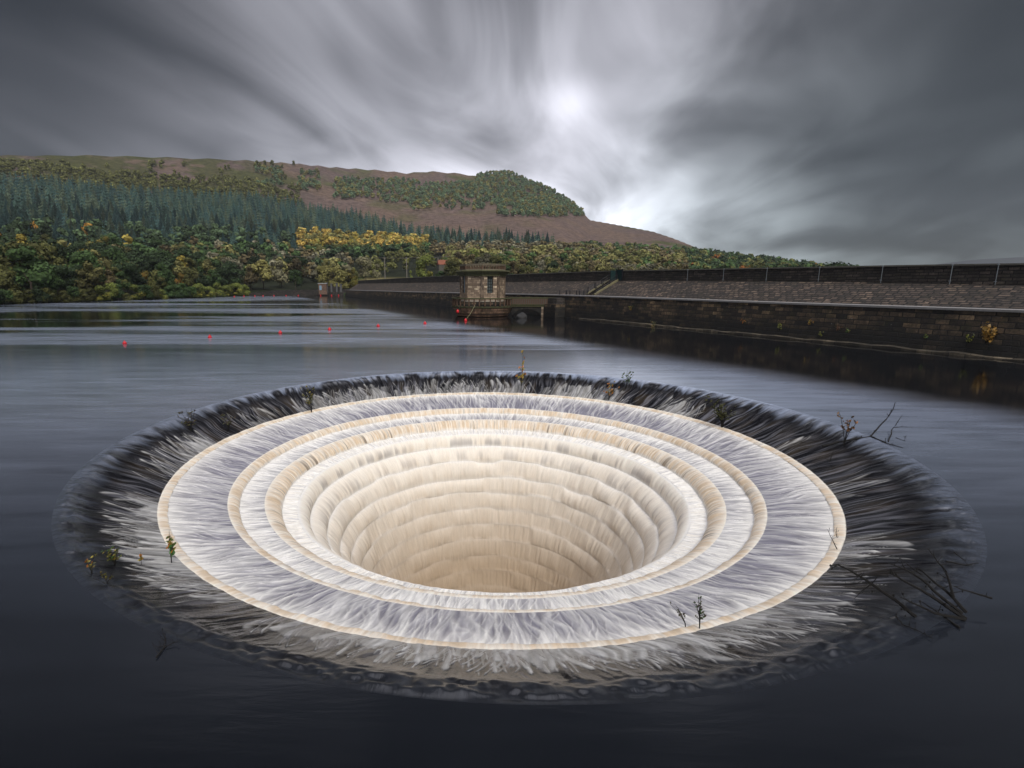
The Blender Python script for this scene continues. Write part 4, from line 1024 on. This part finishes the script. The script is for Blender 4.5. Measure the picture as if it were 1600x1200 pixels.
for k, (px, kd) in enumerate(row):
    d = float(np.interp(px, SH[:, 0], SH[:, 1]))+RB.uniform(1.5, 5); x, y, z = col_pos(px, d)
    h = RB.uniform(5.4, 7.2) if px > 255 else RB.uniform(4.2, 6.6)*(1.0); r = empty('bush', (x, y, z-1.0), px % 6.28); r.scale = (h*1.15, h*1.15, h)
    bright = px > 255
    tag(r, ('bright yellow green willow bush in the waterside row left of the shore wall' if kd == 'lime' else 'green willow bush in the bright row at the water edge') if bright else '%s bush overhanging the water on the far left shore' % cw[kd], 'bush', ('%s bushes of the bright waterside row' if bright else '%s bushes on the left shore') % cw[kd])
    link('crown', hi_me[kd, k % 2], r); link('trunk', trunk_me, r)
# a second rank of taller trees behind the shore bushes
for k in range(26):
    px = -60+k*17+RB.uniform(-4, 4); d = float(np.interp(px, SH[:, 0], SH[:, 1]))+RB.uniform(10, 20); x, y, z = col_pos(px, d); kd = RB.choice(('olive', 'dark', 'yellow', 'green', 'brown', 'orange', 'olive'))
    h = RB.uniform(7.5, 10.5); r = empty('broadleaf_tree', (x, y, z-.6), px % 6.28); r.scale = (h, h, h)
    tag(r, '%s tree in the rank right behind the shore bushes' % cw[kd], 'tree', '%s trees behind the shore bushes' % cw[kd])
    link('crown', hi_me[kd, k % 3], r); link('trunk', trunk_me, r)
# ------------------------------------------------------------------ plants in the bellmouth
ridx = np.array([i for i in range(len(r0)) if zone[i] < 7]); rprof = r0[ridx][::-1]; zprof = z0[ridx][::-1]
def bell_hit(X, Y):
    d = ray(X, Y); t = 3.0
    while t < 60:
        p = d*t; p[2] += H; r = math.hypot(p[0]-CX, p[1]-CY)
        zz = 0 if r >= 12 else float(np.interp(r, rprof, zprof))
        if p[2] <= zz: return p
        t += .02
    return p
gL = NT('sapling_leaves'); aL = gL.n('ShaderNodeVertexColor', layer_name='col').outputs[0]
m_leaf = gL.out(gL.n('ShaderNodeBsdfPrincipled', {'Base Color': aL, 'Roughness': .6}))
m_twig = simple('dark_wet_twig', (.006, .005, .004), .9, .3, 20, bump=0)
LG, LY, LO, LD, LB = (.06, .15, .035), (.30, .24, .04), (.42, .15, .02), (.065, .07, .02), (.07, .045, .025)
def sapling(X, Y, hpx, wpx, nst, cols, nleaf, label, lean=0.0, lsize=1.0, name='sapling', group=None, up0=.25):
    p = bell_hit(X, Y); mpp = (p[1]*cp-(p[2]-H)*sp)/F; h = hpx*mpp/cp*1.02; w = wpx*mpp
    R_ = random.Random(int(X*7+Y)); root = empty(name, p); tag(root, label, 'shrub' if name == 'shrub' else 'sapling', group)
    st = MB(); tips = []
    for k in range(nst):
        a = R_.uniform(0, 6.28) if nst > 1 else .5; reach = R_.uniform(.15, 1)*w/2 if nst > 1 else w*.08
        hh = h*R_.uniform(.62, 1) if k else h
        e = Vector((math.cos(a)*reach*1.0+lean*w, math.sin(a)*reach*.7, hh)); mid = Vector((e.x*.35+R_.uniform(-.03, .03)*w, e.y*.35, hh*.5))
        pts = [Vector((0, 0, -.08)), Vector((e.x*.08, e.y*.08, hh*.18)), mid, e.lerp(mid, .4)+Vector((R_.uniform(-.04, .04)*w, 0, 0)), e]
        r1 = .011*(h/.8)**.6; st.tube(pts, [r1, r1*.85, r1*.6, r1*.45, r1*.2], 5)
        for j in range(max(4, int(14/nst)+3)):
            f = R_.uniform(up0, .97); q = pts[1].lerp(mid, f*1.6) if f < .6 else mid.lerp(e, (f-.6)/.4)
            L = h*R_.uniform(.10, .26)*(1.15-f*.7)
            dv_ = Vector((R_.uniform(-1, 1), R_.uniform(-1, 1), R_.uniform(.2, 1.0))).normalized()*L; dv_.x *= max(.6, w/h)*1.2
            st.tube([q, q+dv_*.55+Vector((0, 0, -.1*L)), q+dv_], [r1*.38, r1*.28, r1*.12], 4); tips.append((q, q+dv_))
    st.build('stem', m_twig, root)
    if nleaf:
        V = []; Cn = []; 
        for k in range(nleaf):
            q, e = R_.choice(tips); c = q.lerp(e, R_.uniform(.3, 1.1)); s = .027*lsize*R_.uniform(.6, 1.3)*(h/.8)**.35
            n = Vector((R_.uniform(-1, 1), R_.uniform(-1, 1), R_.uniform(-.3, 1))).normalized(); t = n.orthogonal().normalized(); b = n.cross(t)
            V += [c-t*s*1.4, c-b*s*.75, c+t*s*1.4, c+b*s*.75]; cc = R_.choice(cols); f = R_.uniform(.7, 1.3); Cn += [(cc[0]*f, cc[1]*f, cc[2]*f)]*4
        V = np.array([tuple(v) for v in V]); link('foliage', mesh_np('foliage', V, np.arange(len(V)).reshape(-1, 4), m_leaf, False, np.array(Cn)), root)
    return root
sapling(268, 880, 54, 34, 4, (LG, LG, LG, LO, LY), 90, 'fresh green sapling with a few orange leaves at the left edge of the outer ledge', lsize=1.25, up0=.4)
sapling(181, 884, 34, 48, 6, (LD, LD, LY, LG), 170, 'bushy olive and yellow shrub in the dark water near the left rim', lean=-.1, name='shrub')
sapling(144, 898, 32, 22, 2, (LD, LO, LY), 26, 'small dark twig with one orange leaf cluster nearest the left rim', lsize=1.2)
sapling(221, 884, 22, 15, 1, (LY, LY, LO), 26, 'tiny yellow leaved sapling alone on the left lip')
sapling(168, 912, 24, 34, 4, (LD, LB, LY), 50, 'low dark twiggy tuft below the olive shrub at the left rim', lean=.1)
sapling(299, 676, 38, 44, 6, (LB, LD), 170, 'dark brown twiggy shrub at the far left rim, left of its neighbour', lean=-.2, name='shrub')
sapling(357, 672, 28, 40, 6, (LD, LB, LD), 130, 'low olive brown shrub at the far left rim, right of its darker neighbour', name='shrub')
sapling(487, 644, 42, 44, 6, (LD, LY, LD), 200, 'wispy olive shrub standing over the far left edge of the outer ledge', lean=-.1, name='shrub')
sapling(814, 612, 62, 26, 1, (LY, LY, LO), 46, 'tall thin sapling with sparse yellow leaves on the far rim', lsize=1.7, up0=.2)
sapling(815, 604, 16, 20, 4, (LD, LY), 60, 'low olive tuft at the foot of the tall thin sapling', lsize=1.2)
sapling(951, 625, 30, 34, 5, (LD, LO, LY), 120, 'olive and orange shrub on the far lip, left of a greyish one', lsize=1.3, name='shrub')
sapling(978, 606, 30, 34, 5, (LD, LG, (.10, .12, .06)), 110, 'greyish green shrub on the far rim, right of an orange flecked one', lsize=1.3, name='shrub')
sapling(1128, 668, 52, 64, 13, (LD, LD, (.07, .065, .02)), 520, 'dense rounded olive bush rooted at the far right of the outer ledge', name='shrub', lsize=1.1)
sapling(1319, 694, 54, 34, 4, (LO, (.25, .14, .05), LB), 110, 'upright sapling with orange brown leaves on the far right lip', lsize=1.1, up0=.5)
sapling(1093, 982, 60, 22, 3, (LD, LB, LG), 110, 'tall dark seedling with small leaves at the near right of the outer ledge', lsize=.7)
sapling(1072, 980, 38, 34, 2, (LB, LD), 50, 'thin brown seedling leaning left beside the taller dark seedling', lean=-.7, lsize=.7)
def branch(name, label, base, limbs, cat='branch', buds=True):
    b = base; root = empty(name, b); tag(root, label, cat)
    mb = MB(); R_ = random.Random(int(base[0]*100))
    for pts, r1 in limbs:
        P_ = [Vector(atdepth(x, y, min(D, bell_hit(x, y)[1]-.04) if bell_hit(x, y)[1]-D < .6 else D)) - Vector(b) for x, y, D in pts]
        # subdivide with a small wobble
        Q_ = [P_[0]]
        for u, v in zip(P_[:-1], P_[1:]):
            L = (v-u).length
            for j in (1, 2): Q_.append(u.lerp(v, j/3)+Vector([R_.uniform(-.02, .02)*L for _ in range(3)]))
            Q_.append(v)
        n = len(Q_); r1 *= 1.2; mb.tube(Q_, [r1*(1-.75*i/(n-1)) for i in range(n)], 5)
        if buds:
            for i in range(1, n-1):
                if R_.random() < .6:
                    d_ = Vector((R_.uniform(-1, 1), R_.uniform(-.4, .4), R_.uniform(-.4, 1))).normalized()*R_.uniform(.04, .16); mb.tube([Q_[i], Q_[i]+d_*.6, Q_[i]+d_+Vector((0, 0, .02))], [r1*.35, r1*.25, r1*.12], 4)
                    if R_.random() < .5: mb.tube([Q_[i]+d_-Vector((0, 0, .01)), Q_[i]+d_+Vector((0, 0, .02))], [r1*.5, r1*.3], 5)
    mb.build('boughs', m_twig, root)
B1 = ground(1508, 968); D1 = B1[1]
branch('drift_branch', 'fan of bare black branches sticking out of the water at the near right rim', B1, [
 ([(1508, 966, D1), (1466, 938, D1+.05), (1440, 922, D1+.05), (1405, 903, D1+.1), (1384, 892, D1+.1)], .026),
 ([(1503, 958, D1), (1470, 932, D1+.1), (1440, 905, D1+.2), (1415, 890, D1+.2), (1388, 880, D1+.3)], .022),
 ([(1510, 957, D1), (1480, 925, D1+.2), (1455, 905, D1+.3), (1436, 888, D1+.3)], .022),
 ([(1490, 933, D1+.1), (1484, 912, D1+.2), (1478, 892, D1+.3), (1465, 878, D1+.3), (1450, 857, D1+.4)], .016),
 ([(1508, 968, D1), (1460, 958, D1), (1430, 944, D1), (1405, 932, D1+.1)], .020),
 ([(1500, 981, D1), (1478, 966, D1), (1460, 953, D1+.1), (1436, 938, D1+.2)], .014),
 ([(1550, 935, D1+.2), (1520, 926, D1+.3), (1500, 920, D1+.3), (1488, 915, D1+.3)], .014),
 ([(1388, 900, D1+.2), (1350, 899, D1+.3), (1332, 905, D1+.3)], .010),
 ([(1440, 898, D1+.3), (1418, 882, D1+.4), (1402, 868, D1+.5)], .008)])
B2 = ground(1430, 963); D2 = B2[1]
branch('drift_branch', 'long bare bough reaching left from the near right rim to the outer ledge', B2, [
 ([(1430, 963, D2), (1400, 938, D2+.1), (1362, 912, D2+.2), (1330, 892, D2+.3), (1308, 882, D2+.4), (1298, 884, D2+.4)], .024),
 ([(1362, 912, D2+.2), (1345, 925, D2+.2), (1334, 936, D2+.2)], .009),
 ([(1362, 912, D2+.2), (1338, 912, D2+.2), (1315, 912, D2+.3)], .010),
 ([(1400, 963, D2), (1410, 976, D2-.1), (1440, 988, D2-.15), (1458, 998, D2-.2)], .010)])
B3 = bell_hit(1320, 690); D3 = B3[1]
branch('drift_branch', 'forked bare branch caught on the far right lip beside the orange sapling', B3, [
 ([(1285, 697, D3), (1320, 689, D3+.1), (1360, 682, D3+.3), (1385, 655, D3+.3), (1395, 640, D3+.3), (1399, 628, D3+.3)], .030),
 ([(1360, 682, D3+.3), (1380, 690, D3+.4), (1390, 694, D3+.4), (1412, 700, D3+.5)], .022),
 ([(1388, 690, D3+.4), (1393, 672, D3+.4), (1402, 660, D3+.4), (1410, 648, D3+.4)], .016),
 ([(1398, 668, D3+.4), (1410, 667, D3+.5), (1426, 667, D3+.5)], .011),
 ([(1400, 684, D3+.4), (1414, 689, D3+.5), (1416, 680, D3+.5)], .011)])
B4 = bell_hit(1306, 860); D4 = B4[1]
branch('fallen_twig', 'short bare twig slanting over the right edge of the outer ledge', B4, [([(1308, 858, D4), (1300, 842, D4), (1292, 826, D4)], .009), ([(1308, 840, D4+.1), (1306, 832, D4+.1), (1308, 823, D4+.1)], .007)])
B5 = bell_hit(258, 1008); D5 = B5[1]
branch('drift_twig', 'dark twig with rusty leaves caught at the near left rim', B5, [([(244, 1027, D5), (256, 1012, D5), (259, 998, D5+.05), (254, 990, D5+.05)], .010), ([(256, 1012, D5), (272, 1004, D5), (280, 1001, D5)], .006), ([(257, 1008, D5), (248, 1011, D5), (243, 1010, D5)], .005)])
B6 = ground(1525, 880); D6 = B6[1]
branch('drift_twig', 'small dark stick lying on the water right of the branch fan', B6, [([(1478, 877, D6), (1510, 883, D6), (1530, 879, D6)], .012), ([(1490, 862, D6+.1), (1505, 874, D6), (1514, 884, D6)], .009)])
B7 = bell_hit(1296, 722); D7 = B7[1]
branch('fallen_twig', 'thin dark twig splashing on the right lip below the orange sapling', B7, [([(1296, 722, D7), (1300, 712, D7), (1302, 704, D7)], .010), ([(1296, 722, D7), (1288, 714, D7)], .008)])
# ------------------------------------------------------------------ plants on the dam wall
def wall_plant(px, py, hpx, cols, n, label, q=-.02):
    t = t_at(px, q); D = WL0[1]+WD[1]*t+WN[1]*q; p = atdepth(px, py, D); mpp = D/F; s = hpx*mpp
    root = empty('wall_plant', p); tag(root, label, 'plant'); R_ = random.Random(int(px)); V = []; Cn = []; st = MB()
    for k in range(7):
        a = R_.uniform(-.5, .5); e = Vector((a*s*.9-.1*s, -.15*s, s*R_.uniform(.4, .95))); st.tube([(0, .1, 0), tuple(e*.5+Vector((0, -.1*s, 0))), tuple(e)], [.012, .009, .004], 4)
        for j in range(n//7):
            c = e*R_.uniform(.3, 1.05)+Vector((R_.uniform(-.12, .12)*s, R_.uniform(-.1, .1)*s, R_.uniform(-.1, .1)*s)); z_ = .045*R_.uniform(.5, 1.4)*(s**.5)
            nn = Vector((R_.uniform(-1, 1), R_.uniform(-1, 0), R_.uniform(-.3, 1))).normalized(); tt_ = nn.orthogonal().normalized(); bb = nn.cross(tt_)
            V += [c-tt_*z_*1.6, c-bb*z_, c+tt_*z_*1.6, c+bb*z_]; cc = R_.choice(cols); Cn += [cc]*4
    st.build('stem', m_twig, root); V = np.array([tuple(v) for v in V]); link('foliage', mesh_np('foliage', V, np.arange(len(V)).reshape(-1, 4), m_leaf, False, np.array(Cn)), root)
YO = (.30, .16, .02); YG = (.16, .17, .02)
wall_plant(1542, 536, 40, (YO, YO, (.2, .12, .02)), 260, 'large golden orange shrub growing from the dam wall near the right edge')
wall_plant(1514, 536, 18, (YG, LD), 90, 'small green shrub on the wall at the left foot of the golden orange one')
wall_plant(1218, 517, 15, (YG, LD), 60, 'small yellow green fern on the dam wall, leftmost of the four')
wall_plant(1266, 508, 10, (YG, YO), 40, 'tiny yellow fern high on the dam wall beside the leftmost one')
wall_plant(1283, 527, 9, (YG, YG), 40, 'tiny bright green fern just above the water on the dam wall')
wall_plant(1324, 521, 9, (YG, LG), 40, 'little green fern on the dam wall below the pale coping')
wall_plant(1446, 529, 10, (YG, LG), 40, 'little yellow green fern low on the dam wall under the fifth staff')
wall_plant(986, 485, 8, (YO, YG), 40, 'small ochre tuft on the dam wall right of the steps')
wall_plant(1022, 514, 14, ((.20, .14, .05), LD), 120, 'dry straw coloured grass tuft at the foot of the dam wall', q=-.4)
wall_plant(1308, 517, 15, ((.16, .07, .03), LB), 60, 'rusty brown fern hanging on the dam wall')
wall_plant(1161, 506, 8, (YO, LO), 30, 'small orange fern on the dam wall')
# ------------------------------------------------------------------ far hill behind the right end of the dam
def far_hill():
    n = 60; V = []; Qf = []
    for i in range(n+1):
        px = 1380+i*14; y = float(np.interp(px, [1380, 1470, 1520, 1580, 1700, 2000, 2220], [424, 412, 406, 402.5, 398, 395, 400]))
        for D, yy in ((1500, 455), (1700, y), (1900, 455)):
            p = atdepth(px, y if D == 1700 else 452, 1700); k = D/1700
            V.append((p[0]*k, D, p[2] if D == 1700 else -8))
    for i in range(n):
        for j in range(2): Qf.append((i*3+j, (i+1)*3+j, (i+1)*3+j+1, i*3+j+1))
    tag(link('distant_hill', mesh_np('distant_hill', np.array(V), np.array(Qf), simple('far_moor', (.05, .055, .06), .95))), kind='structure')
far_hill()

def haze():
    mb = MB(); mb.box((0, 0, 160), (4400, 4400, 360)); g = NT('thin_damp_air')
    v = g.n('ShaderNodeVolumePrincipled', {'Color': (.80, .87, .95, 1), 'Density': HAZE})
    m = g.out(None, v); o = mb.build('haze', m); tag(o, 'thin pale damp air over the valley', 'haze', kind='stuff')
HAZE = .00010
haze()
